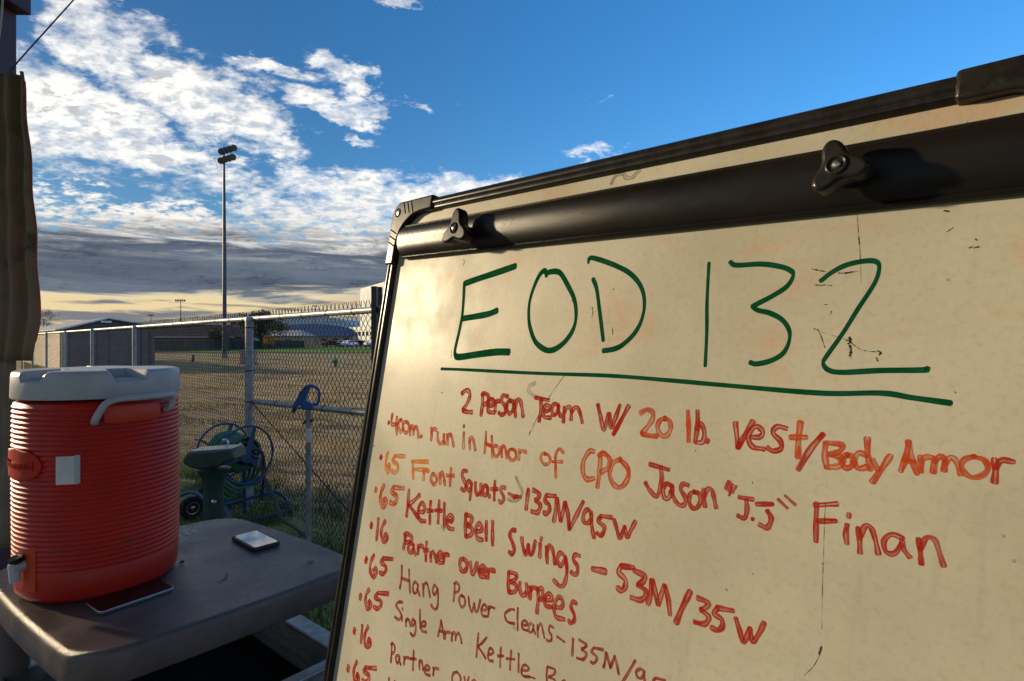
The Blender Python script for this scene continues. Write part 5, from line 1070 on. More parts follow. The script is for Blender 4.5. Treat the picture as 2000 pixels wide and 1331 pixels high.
while s < 19:
    mb.tube([fl(FL(s + 0.006 * math.sin(a), 1.60 + 0.0245 * math.cos(a), -0.010 + 0.0245 * math.sin(a))) for a in [k_ * math.pi / 6 for k_ in range(12)]], 0.0022, 5, closed=True)
    s += 0.37 + rf.uniform(-.03, .03)
for s in (-1.7, -1.3, -0.9, -0.5):
    zc = 0.885 - 0.035 * s
    mb.tube([fl(FL(s, zc + 0.024 * math.cos(a), -0.010 + 0.024 * math.sin(a))) for a in [k_ * math.pi / 6 for k_ in range(12)]], 0.0022, 5, closed=True)
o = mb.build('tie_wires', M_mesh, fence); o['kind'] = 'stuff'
# taller dark gate posts beside the board
for k_, (px_, D, ztop, w_, lab) in enumerate(((-0.862, 3.58, 1.76, 0.030, 'dark square gate post nearest the whiteboard edge'),)):
    pass
gate = MB(); gate.box((0, 0, 0), (0.034, 0.034, 1.74)); o = gate.build('gate_post', M_gate, smooth=False, bevel=0.003)
o.location = (-0.838, 3.470, 0.87); o.rotation_euler = (0, 0, R(-8)); tag(o, 'dark square fence post just left of the whiteboard frame', 'post', 'dark posts at the end of the fence')
gate = MB(); gate.box((0, 0, 0.88), (0.03, 0.03, 1.76)); o = gate.build('gate_post', M_gate, smooth=False, bevel=0.003)
o.location = (-0.864, 3.72, 0); tag(o, 'second dark post standing right behind the fence end post', 'post', 'dark posts at the end of the fence')

# ------------------------------------------------------------------ yard hydrant
hy = empty('yard_hydrant', (-1.252, 3.5, 0), label='yard hydrant with blue lever head on a grey pipe before the fence', cat='water hydrant')
q = MB(); q.tube([(0, 0, -0.03), (0, 0, 0.985)], 0.0165, 16); st_ = q.build('pipe', M_galv, hy)
q = MB(); q.tube([(0, 0, 0.785), (0, 0, 0.87)], 0.0172, 16); q.build('tape_wrap', M_tape, hy)
q = MB(); q.tube([(-0.030, 0.006, 0.905), (-0.010, 0.0, 0.916), (0.012, 0.0, 0.916), (0.026, 0, 0.922)], [0.007, 0.013, 0.013, 0.006], 10); q.tube([(-0.034, 0, 0.895), (-0.026, 0, 0.910)], 0.006, 8); q.build('rusty_clamp', M_rust, hy)
S_ = 3.5 / 1111.0
def hp(px, py): return ((px - 602.6) * S_, 1.41 - (py - 665.5) * S_)
headp = [(572, 797), (576, 786), (586, 768), (596, 754), (604, 751), (608, 753), (600, 772), (598, 782), (606, 786), (612, 790), (613, 798), (609, 801), (594, 801), (590, 794), (586, 790), (580, 795), (577, 800)]
q = MB(); q.prism([hp(*p) for p in headp], -0.019, 0.019, lambda x, y, z: (x, z, y)); q.build('hydrant_head', M_hyd, hy, bevel=0.004, seg=2)
hand = [(600, 754), (608, 753.5), (618, 758), (623.5, 766), (623, 780), (619, 790), (612, 789)]
P = catmull([(hp(a, b_)[0], 0, hp(a, b_)[1]) for a, b_ in hand], 5)
q = MB(); q.tube([tuple(p) for p in P], 0.0085, 10); q.build('lever_handle', M_hyd, hy)
q = MB(); q.tube([(hp(578, 797)[0], 0, hp(578, 797)[1]), (hp(572, 804)[0], 0, hp(572, 804)[1])], [0.013, 0.0125], 14); q.build('spout', M_gate, hy)
q = MB(); q.tube([(hp(590, 770)[0] - 0.012, -0.021, hp(590, 770)[1] + 0.0), (hp(602, 755)[0] - 0.012, -0.021, hp(602, 755)[1])], 0.0035, 8); q.build('link_rod', M_gate, hy)

# ------------------------------------------------------------------ drinking fountain pedestal
ft = empty('drinking_fountain', (-1.690, 3.2, 0), R(0), label='dark green drinking fountain pedestal left of the hose reel', cat='drinking fountain')
S_ = 3.1 / 1111.0
def fp(px, py): return ((px - 413.0) * S_, 1.41 - (py - 665.5) * S_)
q = MB(); n_ = 24
for zz, r in ((0.0, 0.060), (0.55, 0.058), (0.62, 0.062), (0.66, 0.080), (0.69, 0.10)):
    for k_ in range(n_):
        a = 2 * math.pi * k_ / n_; q.v.append((0.012 + r * 0.92 * math.cos(a), r * 0.85 * math.sin(a), zz))
for i in range(4):
    for k_ in range(n_): q.f.append((i * n_ + k_, i * n_ + (k_ + 1) % n_, (i + 1) * n_ + (k_ + 1) % n_, (i + 1) * n_ + k_))
q.f += [tuple(range(n_)), tuple(4 * n_ + k_ for k_ in range(n_))]
q.build('pedestal', M_font, ft, angle=60)
hd = [(368, 908), (370, 897), (378, 886), (466, 880), (472, 902), (452, 907), (440, 915), (400, 921), (384, 917)]
q = MB(); q.prism([fp(*p) for p in hd], -0.072, 0.085, lambda x, y, z: (x, z, y)); q.build('basin_head', M_font, ft, bevel=0.012, seg=3)
q = MB(); q.add([(fp(381, 884)[0], -0.058, fp(381, 884)[1]), (fp(463, 878.5)[0], -0.058, fp(463, 878.5)[1]), (fp(463, 878.5)[0], 0.070, fp(463, 878.5)[1]), (fp(381, 884)[0], 0.070, fp(381, 884)[1])], [(0, 1, 2, 3)])
q.v += [(x, y, z_ - 0.006) for x, y, z_ in q.v]; q.f += [(4, 5, 6, 7), (0, 1, 5, 4), (1, 2, 6, 5), (2, 3, 7, 6), (3, 0, 4, 7)]
q.build('basin_top', M_chrome, ft, smooth=False, bevel=0.002)
q = MB(); b0 = fp(446, 880); q.tube(catmull([(b0[0], 0, b0[1]), (b0[0], 0, b0[1] + 0.022), (b0[0] - 0.006, 0, b0[1] + 0.038), (b0[0] - 0.030, 0, b0[1] + 0.040)], 4), 0.007, 12); q.tube([(b0[0], 0, b0[1] - 0.003), (b0[0], 0, b0[1] + 0.010)], 0.014, 12); q.build('bubbler', M_chrome, ft)
q = MB(); q.lathe([(0.014, 0), (0.014, 0.006), (0.008, 0.010), (0.001, 0.011)], 14, (0, 0, 0), Matrix.Rotation(R(90), 3, 'X')); q.build('push_button', M_chrome, ft, loc=(0.040, -0.050, 1.41 - (986 - 665.5) * S_))

# ------------------------------------------------------------------ hose reel cart
A0 = Vector((-1.978, 4.25, 0.557)); A1 = Vector((-2.24, 4.42, 0.552)); AX = (A1 - A0).normalized()
SX = AX.cross(Vector((0, 0, 1))).normalized(); SZ = SX.cross(AX).normalized()
if SZ.z < 0: SZ = -SZ
reel = empty('hose_reel_cart', (-2.1, 4.35, 0), label='blue metal hose reel cart holding a green hose by the fence post', cat='hose reel')
rl = lambda p: Vector(p) - Vector((-2.1, 4.35, 0))
def ring(c, r): return [rl(c + SX * (r * math.cos(a)) + SZ * (r * math.sin(a))) for a in [k_ * 2 * math.pi / 48 for k_ in range(48)]]
for c in (A0, A1):
    q = MB(); q.tube(ring(c, 0.212), 0.0085, 10, closed=True); hoop = q.build('reel_hoop', M_blue, reel)
    for a in (R(72), R(192), R(312)):
        d = SX * math.cos(a) + SZ * math.sin(a); pr = AX.cross(d)
        q = MB(); w0, w1 = 0.026, 0.014
        pts = [c + d * 0.03 + pr * w0, c + d * 0.03 - pr * w0, c + d * 0.207 - pr * w1, c + d * 0.207 + pr * w1]
        q.add([rl(p + AX * 0.002) for p in pts] + [rl(p - AX * 0.002) for p in pts], [(0, 1, 2, 3), (4, 5, 6, 7), (0, 1, 5, 4), (1, 2, 6, 5), (2, 3, 7, 6), (3, 0, 4, 7)])
        q.build('spoke', M_blue, hoop, smooth=False)
    q = MB(); q.tube([rl(c - AX * 0.006), rl(c + AX * 0.006)], 0.062, 24); q.build('hub_plate', M_blue, hoop)
q = MB(); q.tube([rl(A0), rl(A1)], 0.06, 20); q.build('drum', M_font, reel)
hs = []; R0 = 0.085; turns = 30; wdt = (A1 - A0).length - 0.05
for k_ in range(turns * 18):
    t = k_ / 18.0; lay = int(t // 9); f_ = (t % 9) / 9; f_ = f_ if lay % 2 == 0 else 1 - f_
    a = 2 * math.pi * t; r = R0 + 0.021 * lay + 0.004 * math.sin(t * 2.3)
    hs.append(rl(A0 + AX * (0.025 + wdt * f_) + SX * (r * math.cos(a)) + SZ * (r * math.sin(a))))
q = MB(); q.tube(hs, 0.0125, 7); q.build('green_hose', M_hose, reel)
# loose drooping loops of hose
for k_ in range(4):
    pts = []
    for i in range(25):
        a = R(180 + 180 * i / 24); pts.append(rl(A0.lerp(A1, 0.25 + 0.16 * k_) + SX * (0.175 - 0.012 * k_) * math.cos(a) + SZ * ((0.25 + 0.035 * k_) * math.sin(a) - 0.01)))
    q = MB(); q.tube(pts, 0.012, 8); q.build('loose_hose_loop', M_hose, reel)
# crank
q = MB(); c = A1; q.tube([rl(c + AX * 0.02), rl(c + AX * 0.05), rl(c + AX * 0.05 - SX * 0.15 + SZ * 0.10), rl(c + AX * 0.13 - SX * 0.15 + SZ * 0.10)], 0.006, 8); q.build('crank_handle', M_gate, reel)
# carrying frame
def at(px, py, D): return Vector(((px - 1000) / 1111.0 * D, D, 1.41 - (py - 665.5) / 1111.0 * D))
q = MB()
base = [at(352, 968, 4.62), at(372, 962, 4.60), at(388, 966, 4.55), at(402, 976, 4.50), at(440, 985, 4.45), at(500, 970, 4.55), at(532, 961, 4.62), at(552, 968, 4.66), at(563, 985, 4.68), at(560, 998, 4.66), at(545, 1003, 4.60), at(500, 1014, 4.45), at(462, 1025, 4.33), at(450, 1022, 4.30), at(447, 1005, 4.32), at(440, 994, 4.36), at(430, 992, 4.40)]
q.tube([rl(p) for p in catmull(base, 5)], 0.0135, 10); q.build('base_frame', M_blue, reel)
for (a, b_, c_) in (((478, 1003, 4.40), (477, 905, 4.30), (480, 892, 4.25)), ((512, 965, 4.55), (516, 905, 4.40), (492, 890, 4.27)), ((438, 985, 4.45), (436, 900, 4.45), (440, 884, 4.42)), ((480, 901, 4.28), (500, 899, 4.34), (517, 897, 4.40))):
    q = MB(); q.tube([rl(p) for p in catmull([at(*a), at(*b_), at(*c_)], 5)], 0.0125, 10); q.build('upright', M_blue, reel)
q = MB(); q.tube([rl(p) for p in catmull([at(440, 925, 4.4), at(455, 942, 4.36), at(480, 948, 4.33), at(505, 940, 4.4), at(520, 918, 4.5)], 5)], 0.014, 10); q.build('cross_brace', M_blue, reel)
WHL = [at(374, 994, 4.50), at(404, 985, 4.85)]
for c in WHL:
    c.z = 0.088
    q = MB(); d = AX.copy(); d.z = 0; d.normalize(); d = Vector((0.80, -0.60, 0))
    M3 = d.to_track_quat('Z', 'Y').to_matrix()
    q.lathe([(0.050, -0.028), (0.080, -0.026), (0.087, -0.016), (0.088, 0.0), (0.087, 0.016), (0.080, 0.026), (0.050, 0.028)], 28, tuple(rl(c)), M3); w_ = q.build('wheel', M_tyre, reel)
    q = MB(); q.lathe([(0.008, 0.032), (0.030, 0.022), (0.044, 0.029), (0.050, 0.0285), (0.050, 0.020)], 24, tuple(rl(c)), M3); q.build('rim', M_chrome, w_)
q = MB(); q.tube([rl(WHL[0]), rl(WHL[1])], 0.007, 8); q.build('axle', M_gate, reel)
q = MB(); q.tube([rl(at(468, 865, 4.2) + AX * 0.0), rl(at(470, 880, 4.2))], 0.012, 10); q.tube([rl(at(508, 895, 4.25)), rl(at(506, 912, 4.25))], 0.016, 12); q.build('brass_coupling', M_chrome, reel)
q = MB(); q.tube(catmull([at(500, 887, 4.2), at(494, 880, 4.15), at(505, 878, 4.12), at(514, 892, 4.12), at(514, 925, 4.12), at(532, 965, 4.05), at(545, 1000, 3.98), at(552, 1016, 3.95), at(575, 1030, 3.85), at(600, 1050, 3.7), at(640, 1085, 3.6)], 6), 0.0125, 10)
o = q.build('feed_hose', M_hoseb); tag(o, 'black feeder hose drooping from the reel down to the grass', 'hose')

# ------------------------------------------------------------------ canvas curtain, post, lines at the far left
cur = empty('rolled_curtain', (-1.72, 1.95, 0), label='khaki canvas side curtain gathered at the left edge of the view', cat='curtain')
CUR_EDGE = {}
def curtain(name, x0, x1, z0, z1, seedk, depth, flare, m, nf=13):
    mb = MB(); nx_, nz_ = 180, 30; rr = random.Random(seedk); ph = [rr.uniform(0, 6) for _ in range(5)]
    for side in (0, 1):
        for j in range(nz_ + 1):
            v_ = j / nz_; zz = z0 + (z1 - z0) * v_
            for i in range(nx_ + 1):
                u_ = i / nx_; xr = x1 + flare(v_)
                x = x0 + (xr - x0) * u_
                s_ = u_ * nf + 0.18 * math.sin(v_ * 3 + ph[0])
                fold = depth * (math.sin(2 * math.pi * s_ + ph[1]) * 0.6 + 0.4 * math.sin(2 * math.pi * s_ * 0.47 + ph[2] + v_)) + 0.004 * math.sin(v_ * 25 + u_ * 9)
                mb.v.append((x, fold + (0.004 if side else 0.0), zz))
    W = nx_ + 1; o2 = W * (nz_ + 1)
    for j in range(nz_):
        for i in range(nx_):
            a = j * W + i; mb.f.append((a, a + 1, a + W + 1, a + W)); mb.f.append((o2 + a, o2 + a + W, o2 + a + W + 1, o2 + a + 1))
    for j in range(nz_):
        for i in (0, nx_): a = j * W + i; mb.f.append((a, a + W, o2 + a + W, o2 + a))
    for i in range(nx_):
        for j in (0, nz_): a = j * W + i; mb.f.append((a, a + 1, o2 + a + 1, o2 + a))
    CUR_EDGE[name] = [mb.v[j * W + nx_] for j in range(nz_ + 1)]
    return mb.build(name, m, cur, angle=180)
curtain('canvas_roll', -0.55, 0.048, 1.340, 2.33, 4, 0.019, lambda v: 0.052 * (1 - v) ** 0.8 if v > 0.12 else 0.052 * 0.90 - (0.12 - v) * 0.25, M_canvas)
curtain('lower_drape', -0.55, 0.005, 0.70, 1.337, 9, 0.012, lambda v: 0.0, M_canvas)
q = MB(); q.tube([(x + 0.0015, y + 0.001, z_) for x, y, z_ in CUR_EDGE['canvas_roll'][2:-1]], 0.0024, 6); q.build('edge_glow_strip', M_edge_glow, cur)  # thin orange strip in place of the sun's rim glow on the canvas
q = MB(); q.box((0, 0, 0), (0.16, 0.10, 3.4)); o = q.build('tent_post', M_post, smooth=False, bevel=0.006); o.location = (-1.915, 2.06, 1.70); tag(o, 'purple brown square post rising behind the canvas curtain', 'post')
q = MB(); q.box((0.02, 0, 0), (0.19, 0.12, 0.09)); o2 = q.build('post_bracket', M_post, o, smooth=False, bevel=0.005); o2.location = (0.01, 0, 0.965)
S_ = 2.0
q = MB(); q.tube([at(20, 140, 1.98), at(35, 121, 1.98), at(145, -1, 2.2), at(290, -160, 2.5)], 0.0024, 8); o = q.build('guy_line', M_lead); tag(o, 'thin dark guy line slanting up from the tent post', 'rope')
q = MB(); q.tube(catmull([at(6, -10, 1.95), at(4, 20, 1.95), at(2, 45, 1.95), at(-2, 75, 1.95)], 4), 0.003, 8); o = q.build('hanging_cord', M_cord); tag(o, 'short pale cord hanging down the left post near the top', 'cord')

# unseen tent roof, added to keep blue sky light off the foreground
tc_ = empty('added_shade_canopy', (0.5, -0.5, 2.95), label='unseen khaki tent canopy added overhead to shade the foreground', cat='tent')
q = MB(); q.add([(-2.5, -2.9, 0), (3.0, -2.9, 0), (3.0, 2.62, 0), (-2.5, 2.62, 0), (0.25, -0.15, 0.75)], [(0, 1, 4), (1, 2, 4), (2, 3, 4), (3, 0, 4)])
q.v += [(x, y, z_ + 0.004) for x, y, z_ in q.v]; q.f += [(5, 9, 6), (6, 9, 7), (7, 9, 8), (8, 9, 5), (0, 1, 6, 5), (1, 2, 7, 6), (2, 3, 8, 7), (3, 0, 5, 8)]
q.build('canopy_cloth', M_canvas, tc_, smooth=False)
for x, y in ((2.9, 2.5), (2.9, -2.8), (-2.4, -2.8)):
    q = MB(); q.box((x, y, -1.475), (0.10, 0.10, 2.95)); q.build('canopy_post', M_post, tc_, smooth=False)
ct_ = empty('added_shade_container', (-10.4, 6.2, 0), R(-4), label='corrugated container added out of view at the left to shade the fence', cat='container')  # unseen block added to cast shade over the fence and hose reel
q = MB(); q.box((0, 0, 1.55), (2.4, 3.4, 2.9)); q.build('container_wall', M_sidingd, ct_, smooth=False)
for k_ in range(17): q = MB(); q.box((1.23, -1.6 + 0.2 * k_, 1.55), (0.06, 0.10, 2.8)); q.build('wall_rib', M_sidingd, ct_, smooth=False)
q = MB(); q.box((0, 0, 3.04), (2.5, 3.5, 0.08)); q.build('container_roof', M_sidingd, ct_, smooth=False)

# ------------------------------------------------------------------ shed beyond the fence
def P2(px, D): return Vector(((px - 1000) / 1111.0 * D, D, 0))
shed = empty('storage_shed', P2(118, 26), R(45), label='tan sided storage shed with grey double front doors beyond the fence', cat='shed')
SW_, SL_, ZL, ZR, ZRG = 3.75, 22.0, 1.93, 2.14, 2.47     # local x along the gable front, local y along the side
rx = 1.78
q = MB(); q.prism([(0, 0), (SW_, 0), (SW_, ZR - 0.02), (rx, ZRG - 0.03), (0, ZL - 0.02)], 0.04, SL_, lambda x, y, z: (x, z, y)); q.build('wall', M_siding, shed, smooth=False)
q = MB(); q.prism([(0, 0), (SW_, 0), (SW_, ZR - 0.03), (rx, ZRG - 0.04), (0, ZL - 0.03)], 0.0, 0.037, lambda x, y, z: (x, z, y)); q.build('gable_wall', M_sidingd, shed, smooth=False)
for k_ in range(17):
    zz = 0.06 + k_ * 0.108; q = MB(); q.add([(-0.004, 0.05, zz), (-0.028, 0.05, zz), (-0.006, 0.05, zz + 0.104), (-0.004, SL_, zz), (-0.028, SL_, zz), (-0.006, SL_, zz + 0.104)], [(0, 1, 2), (3, 5, 4), (1, 4, 5, 2), (0, 3, 4, 1)]); q.build('siding_board', M_siding, shed, smooth=False)
for (x0, z0, x1, z1) in ((-0.22, ZL - 0.07, rx, ZRG), (rx, ZRG, SW_ + 0.12, ZR - 0.05)):
    q = MB(); q.prism([(x0, z0), (x1, z1), (x1, z1 + 0.05), (x0, z0 + 0.05)], -0.28, SL_ + 0.2, lambda x, y, z: (x, z, y)); q.build('roof', M_roofs, shed, smooth=False)
    q = MB(); q.prism([(x0, z0 - 0.02), (x1, z1 - 0.02), (x1, z1 + 0.055), (x0, z0 + 0.055)], -0.32, -0.282, lambda x, y, z: (x, z, y)); q.build('fascia', M_trim, shed, smooth=False)
for (a, b_) in ((0.22, 1.80), (1.86, 3.44)):
    d = MB(); d.box(((a + b_) / 2, -0.03, 0.93), (b_ - a, 0.045, 1.80)); dr = d.build('door', M_sidingd, shed, smooth=False)
    for k_ in range(15):
        q = MB(); q.box(((a + b_) / 2, -0.060, 0.09 + k_ * 0.120), (b_ - a - 0.08, 0.012, 0.095)); q.build('door_slat', M_sidingd, dr, smooth=False)
for x in (0.05, 1.83, SW_ - 0.2):
    q = MB(); q.box((x, -0.035, 0.95), (0.06, 0.06, 1.9)); q.build('trim_post', M_trim if x < 1 else M_gate, shed, smooth=False)
q = MB(); q.box((rx - 0.1, -0.30, ZRG - 0.17), (0.42, 0.02, 0.09)); q.build('gable_vent', M_trim, shed, smooth=False)

# ------------------------------------------------------------------ far buildings
def building(name, x, y, rz, label, cat='building'):
    return empty(name, (x, y, 0), rz, label=label, cat=cat)
def boxpart(root, name, m, c, s): q = MB(); q.box(c, s); return q.build(name, m, root, smooth=False)
brk = building('brick_building', -60.5, 118, R(8), 'long low brick building with dark brown roof behind the windscreen fence')
# seen from px 275 to 430
boxpart(brk, 'wall', M_brick, (-14, 5, 1.05), (33, 10, 2.1))
q = MB(); q.prism([(-31, 2.15), (3.2, 2.15), (1.0, 4.75), (-31, 4.75)], 0, 1, lambda x, y, z: (x, -0.6 + z * 0.01 + (0 if y < 3 else 4.5), y))
q2 = MB(); q2.add([(-31, -0.7, 2.15), (3.3, -0.7, 2.15), (1.2, 4.6, 4.8), (-31, 4.6, 4.8), (-31, 10.4, 2.15), (3.3, 10.4, 2.15)], [(0, 1, 2, 3), (3, 2, 5, 4), (1, 5, 2), (0, 3, 4), (0, 4, 5, 1)]); q2.build('roof', M_roofr, brk, smooth=False)
boxpart(brk, 'gutter', M_trim, (-13.9, -0.80, 2.10), (34, 0.12, 0.16))
for k_ in range(6):
    w_ = boxpart(brk, 'window', M_glass, (-4 - 4.6 * k_, -0.02, 1.2), (1.4, 0.05, 0.9))
boxpart(brk, 'chimney', M_brick, (0.6, 6.0, 5.0), (0.9, 0.9, 2.9))
tnb = building('tan_building', -47.0, 112, R(0), 'small tan brick building behind the dark leafy tree')
boxpart(tnb, 'wall', M_tanw, (1.2, 4, 1.15), (8.2, 8, 2.3))
q = MB(); q.add([(-3.3, -0.5, 2.3), (5.7, -0.5, 2.3), (4.2, 4, 3.5), (-1.8, 4, 3.5), (-3.3, 8.5, 2.3), (5.7, 8.5, 2.3)], [(0, 1, 2, 3), (3, 2, 5, 4), (1, 5, 2), (0, 3, 4), (0, 4, 5, 1)]); q.build('roof', M_roofs, tnb, smooth=False)
for k_ in range(2): boxpart(tnb, 'window', M_glass, (-1.0 + 4.0 * k_, -0.03, 1.2), (1.3, 0.05, 0.9))
hg = building('hangar', -69, 196, 0, 'low hangar with blue curved roof beyond the parked cars')
def arch(W, H, y0, y1, z0, k_=14, flat=0.35):
    pts = [(-W / 2, z0)]
    for i in range(k_ + 1):
        t = i / k_; x = -W / 2 + W * t; q_ = abs(2 * t - 1); pts.append((x, z0 + H * (1 - q_ ** 2.6)))
    return pts + [(W / 2, z0)]
q = MB(); q.prism(arch(38, 4.2, 0, 0, 2.9)[1:-1] + [(19, 2.8), (-19, 2.8)], 0, 26, lambda x, y, z: (x, z, y)); q.build('roof', M_hang, hg, angle=25)
boxpart(hg, 'wall', M_tanw, (0, 13, 1.4), (37, 25, 2.8))
for k_ in range(9): boxpart(hg, 'window', M_glass, (-15.5 + k_ * 3.9, 0.47, 1.7), (1.7, 0.06, 1.0))
hb = building('hangar', -110, 300, 0, 'large pale grey arched hangar standing behind the blue roofed one')
q = MB(); q.prism(arch(80, 14.0, 0, 0, 0.5), 0, 40, lambda x, y, z: (x, z, y)); q.build('shell', M_hangp, hb, angle=25)
boxpart(hb, 'door', M_trim, (4, -0.1, 3.3), (34, 0.1, 6.4))
hc = building('white_tower_block', -49, 196, R(-60), 'tall blocky white hangar building at the edge of the whiteboard')
boxpart(hc, 'wall', M_whiteb, (6, 10, 10.1), (36, 20, 20.2))
boxpart(hc, 'annexe', M_whiteb, (9, -2.6, 3.0), (38, 5, 6))
for k_ in range(7): boxpart(hc, 'cladding_panel', M_whiteb, (-9.6 + 5.2 * k_, -0.06, 12.6), (4.9, 0.10, 12.4))
for k_ in range(8): boxpart(hc, 'window', M_glass, (-7 + 4.4 * k_, -5.13, 3.6), (2.6, 0.06, 1.3))
for (nm, xx, yy, w_, h_, mt, lb) in (('flat_roofed_building', -44, 206, 18, 4.4, M_hangp, 'flat pale building between the hangars behind the cars'), ('service_building', -150, 230, 60, 5.0, M_tanw, 'long low tan building on the far left horizon')):
    bb = building(nm, xx, yy, 0, lb)
    boxpart(bb, 'wall', mt, (0, 5, h_ / 2), (w_, 10, h_)); boxpart(bb, 'parapet', M_trim, (0, -0.06, h_ - 0.2), (w_ + 0.3, 0.12, 0.5))
    for k_ in range(5): boxpart(bb, 'window', M_glass, (-w_ * 0.4 + k_ * w_ * 0.2, -0.03, h_ * 0.45), (1.6, 0.06, 1.2))

# windscreen fence
wf = empty('windscreen_fence', (0, 0, 0), label='low fence covered with dark green windscreen cloth across the field', cat='fence')
w0, w1 = P2(262, 69), P2(594, 108)
nb = 14
for k_ in range(nb):
    a = w0.lerp(w1, k_ / nb); b_ = w0.lerp(w1, (k_ + 1) / nb)
    q = MB(); d = (b_ - a).normalized(); nn_ = Vector((d.y, -d.x, 0))
    segs = 6
    for i in range(segs + 1):
        p = a.lerp(b_, i / segs); off = nn_ * (0.05 * math.sin(i / segs * math.pi) * random.uniform(0.2, 1.0)); sag = 0.03 * math.sin(i / segs * math.pi)
        q.v += [tuple(p + off + Vector((0, 0, 0.03))), tuple(p + off + Vector((0, 0, 1.36 - sag)))]
    n0 = len(q.v); q.v += [(x + d.y * 0.01, y - d.x * 0.01, z_) for x, y, z_ in q.v]
    for i in range(segs): q.f += [(2 * i, 2 * i + 2, 2 * i + 3, 2 * i + 1), (n0 + 2 * i, n0 + 2 * i + 1, n0 + 2 * i + 3, n0 + 2 * i + 2)]
    q.build('cloth_panel', M_screenc, wf)
    q = MB(); q.tube([(a.x, a.y, 0), (a.x, a.y, 1.46)], 0.035, 8); q.build('post', M_pole, wf)
q = MB(); q.tube([(w1.x, w1.y, 0), (w1.x, w1.y, 1.5)], 0.035, 8); q.build('post', M_pole, wf)
q = MB(); q.tube([w0 + Vector((0, 0, 1.40)), w1 + Vector((0, 0, 1.40))], 0.03, 8); q.build('top_rail', M_pole, wf)

# ------------------------------------------------------------------ stadium light pole and smaller ones
lp = empty('floodlight_pole', P2(438.5, 45), label='tall floodlight pole with two banks of lamps standing in the field', cat='floodlight')
q = MB(); q.tube([(0, 0, 0), (0, 0, 8), (-0.04, 0, 16.35)], [0.17, 0.14, 0.075], 14); q.build('pole', M_pole, lp)
q = MB(); q.tube([(0, 0, 0), (0, 0, 0.45)], 0.23, 14); q.build('pole_base', M_conc, lp)
for zz in (15.75, 16.45):
    q = MB(); q.tube([(-0.42, 0.10, zz - 0.02), (1.05, -0.35, zz + 0.20)], 0.035, 6); br = q.build('crossarm', M_lamp, lp)
for r_, (zz, xs_) in enumerate(((16.42, (-0.25, 0.12, 0.50, 0.88)), (15.72, (-0.30, 0.05, 0.42, 0.78)))):
    for x in xs_:
        c = Vector((x, 0.05 - x * 0.30 - 0.12, zz + x * 0.15)); M3 = Vector((0.45, -0.75, -0.42)).normalized().to_track_quat('Z', 'Y').to_matrix()
        q = MB(); q.lathe([(0.08, -0.24), (0.15, -0.14), (0.21, 0.02), (0.26, 0.14), (0.265, 0.16)], 14, tuple(c), M3); l_ = q.build('floodlight', M_lamp, lp)
        q = MB(); q.lathe([(0.0, 0.165), (0.245, 0.163), (0.245, 0.161)], 14, tuple(c), M3); q.build('lamp_glass', M_lens, l_)
q = MB(); q.tube([(-0.9, 0.1, 15.9), (-0.55, 0.05, 15.1)], 0.015, 6); q.tube([(-0.9, 0.1, 15.9), (-0.04, 0.0, 15.6)], 0.02, 6); q.build('side_strut', M_lamp, lp)
def small_pole(px, D, top_py, cluster, label, grp='distant floodlight poles'):
    h = 1.41 + (665.5 - top_py) / 1111.0 * D
    e = empty('distant_light_pole', P2(px, D), label=label, cat='floodlight', group=grp)
    q = MB(); q.tube([(0, 0, 0), (0, 0, h)], [0.16, 0.09], 8); q.build('pole', M_lamp, e)
    for k_ in range(cluster):
        x = (k_ - (cluster - 1) / 2) * 0.62
        q = MB(); q.tube([(x, -0.1, h - 0.35), (x, -0.35, h + 0.15)], [0.12, 0.24], 8); q.build('floodlight', M_lamp, e)
    q = MB(); q.tube([(-cluster * 0.33, 0, h - 0.2), (cluster * 0.33, 0, h - 0.2)], 0.06, 6); q.build('crossarm', M_lamp, e)
small_pole(353, 165, 587, 5, 'distant floodlight pole over the brick building roof')
small_pole(295, 230, 616, 4, 'small distant floodlight pole left of the brick building, lowest of the three')
small_pole(615, 260, 598, 4, 'distant floodlight pole above the blue hangar roof')

# utility cabinet, hydrant, marker posts
ub = empty('utility_cabinet', P2(485, 34.5), R(-12), label='tan utility cabinet standing in the field behind the fence post', cat='utility box')
boxpart(ub, 'cabinet_body', M_box, (0, 0, 0.40), (0.80, 0.5, 0.70)); boxpart(ub, 'cabinet_lid', M_box, (0, 0, 0.775), (0.86, 0.56, 0.05)); boxpart(ub, 'plinth', M_conc, (0, 0, 0.025), (0.95, 0.65, 0.05)); boxpart(ub, 'cabinet_door', M_tanw, (-0.02, -0.262, 0.40), (0.34, 0.02, 0.60))
fh = empty('fire_hydrant', P2(655, 30), label='fire hydrant with green bonnet and brown barrel in the field', cat='fire hydrant')
q = MB(); q.lathe([(0.15, 0), (0.15, 0.04), (0.09, 0.05), (0.09, 0.34), (0.13, 0.36)], 16); q.build('barrel', M_hbrn, fh)
q = MB(); q.lathe([(0.13, 0.36), (0.13, 0.40), (0.10, 0.46), (0.05, 0.52), (0.03, 0.53), (0.03, 0.58)], 16); q.build('bonnet', M_hgrn, fh)
for sx in (-1, 1): q = MB(); q.tube([(sx * 0.06, -0.02, 0.30), (sx * 0.17, -0.02, 0.30)], 0.055, 10); q.build('outlet_cap', M_hgrn, fh)
mk = MB(); mk.tube([(0, 0, 0), (0, 0, 0.42)], 0.09, 10); mk.tube([(0, 0, 0.42), (0, 0, 0.47)], 0.11, 10); o = mk.build('marker_post', M_gate, loc=P2(377, 37)); tag(o, 'short dark marker post in the field left of the tall light pole', 'post')
ps = MB(); ps.box((0, 0, 1.25), (0.20, 0.12, 2.5)); o = ps.build('short_brown_post', M_hbrn, loc=P2(446, 72)); tag(o, 'brown post beside the tall light pole over the fence line', 'post')

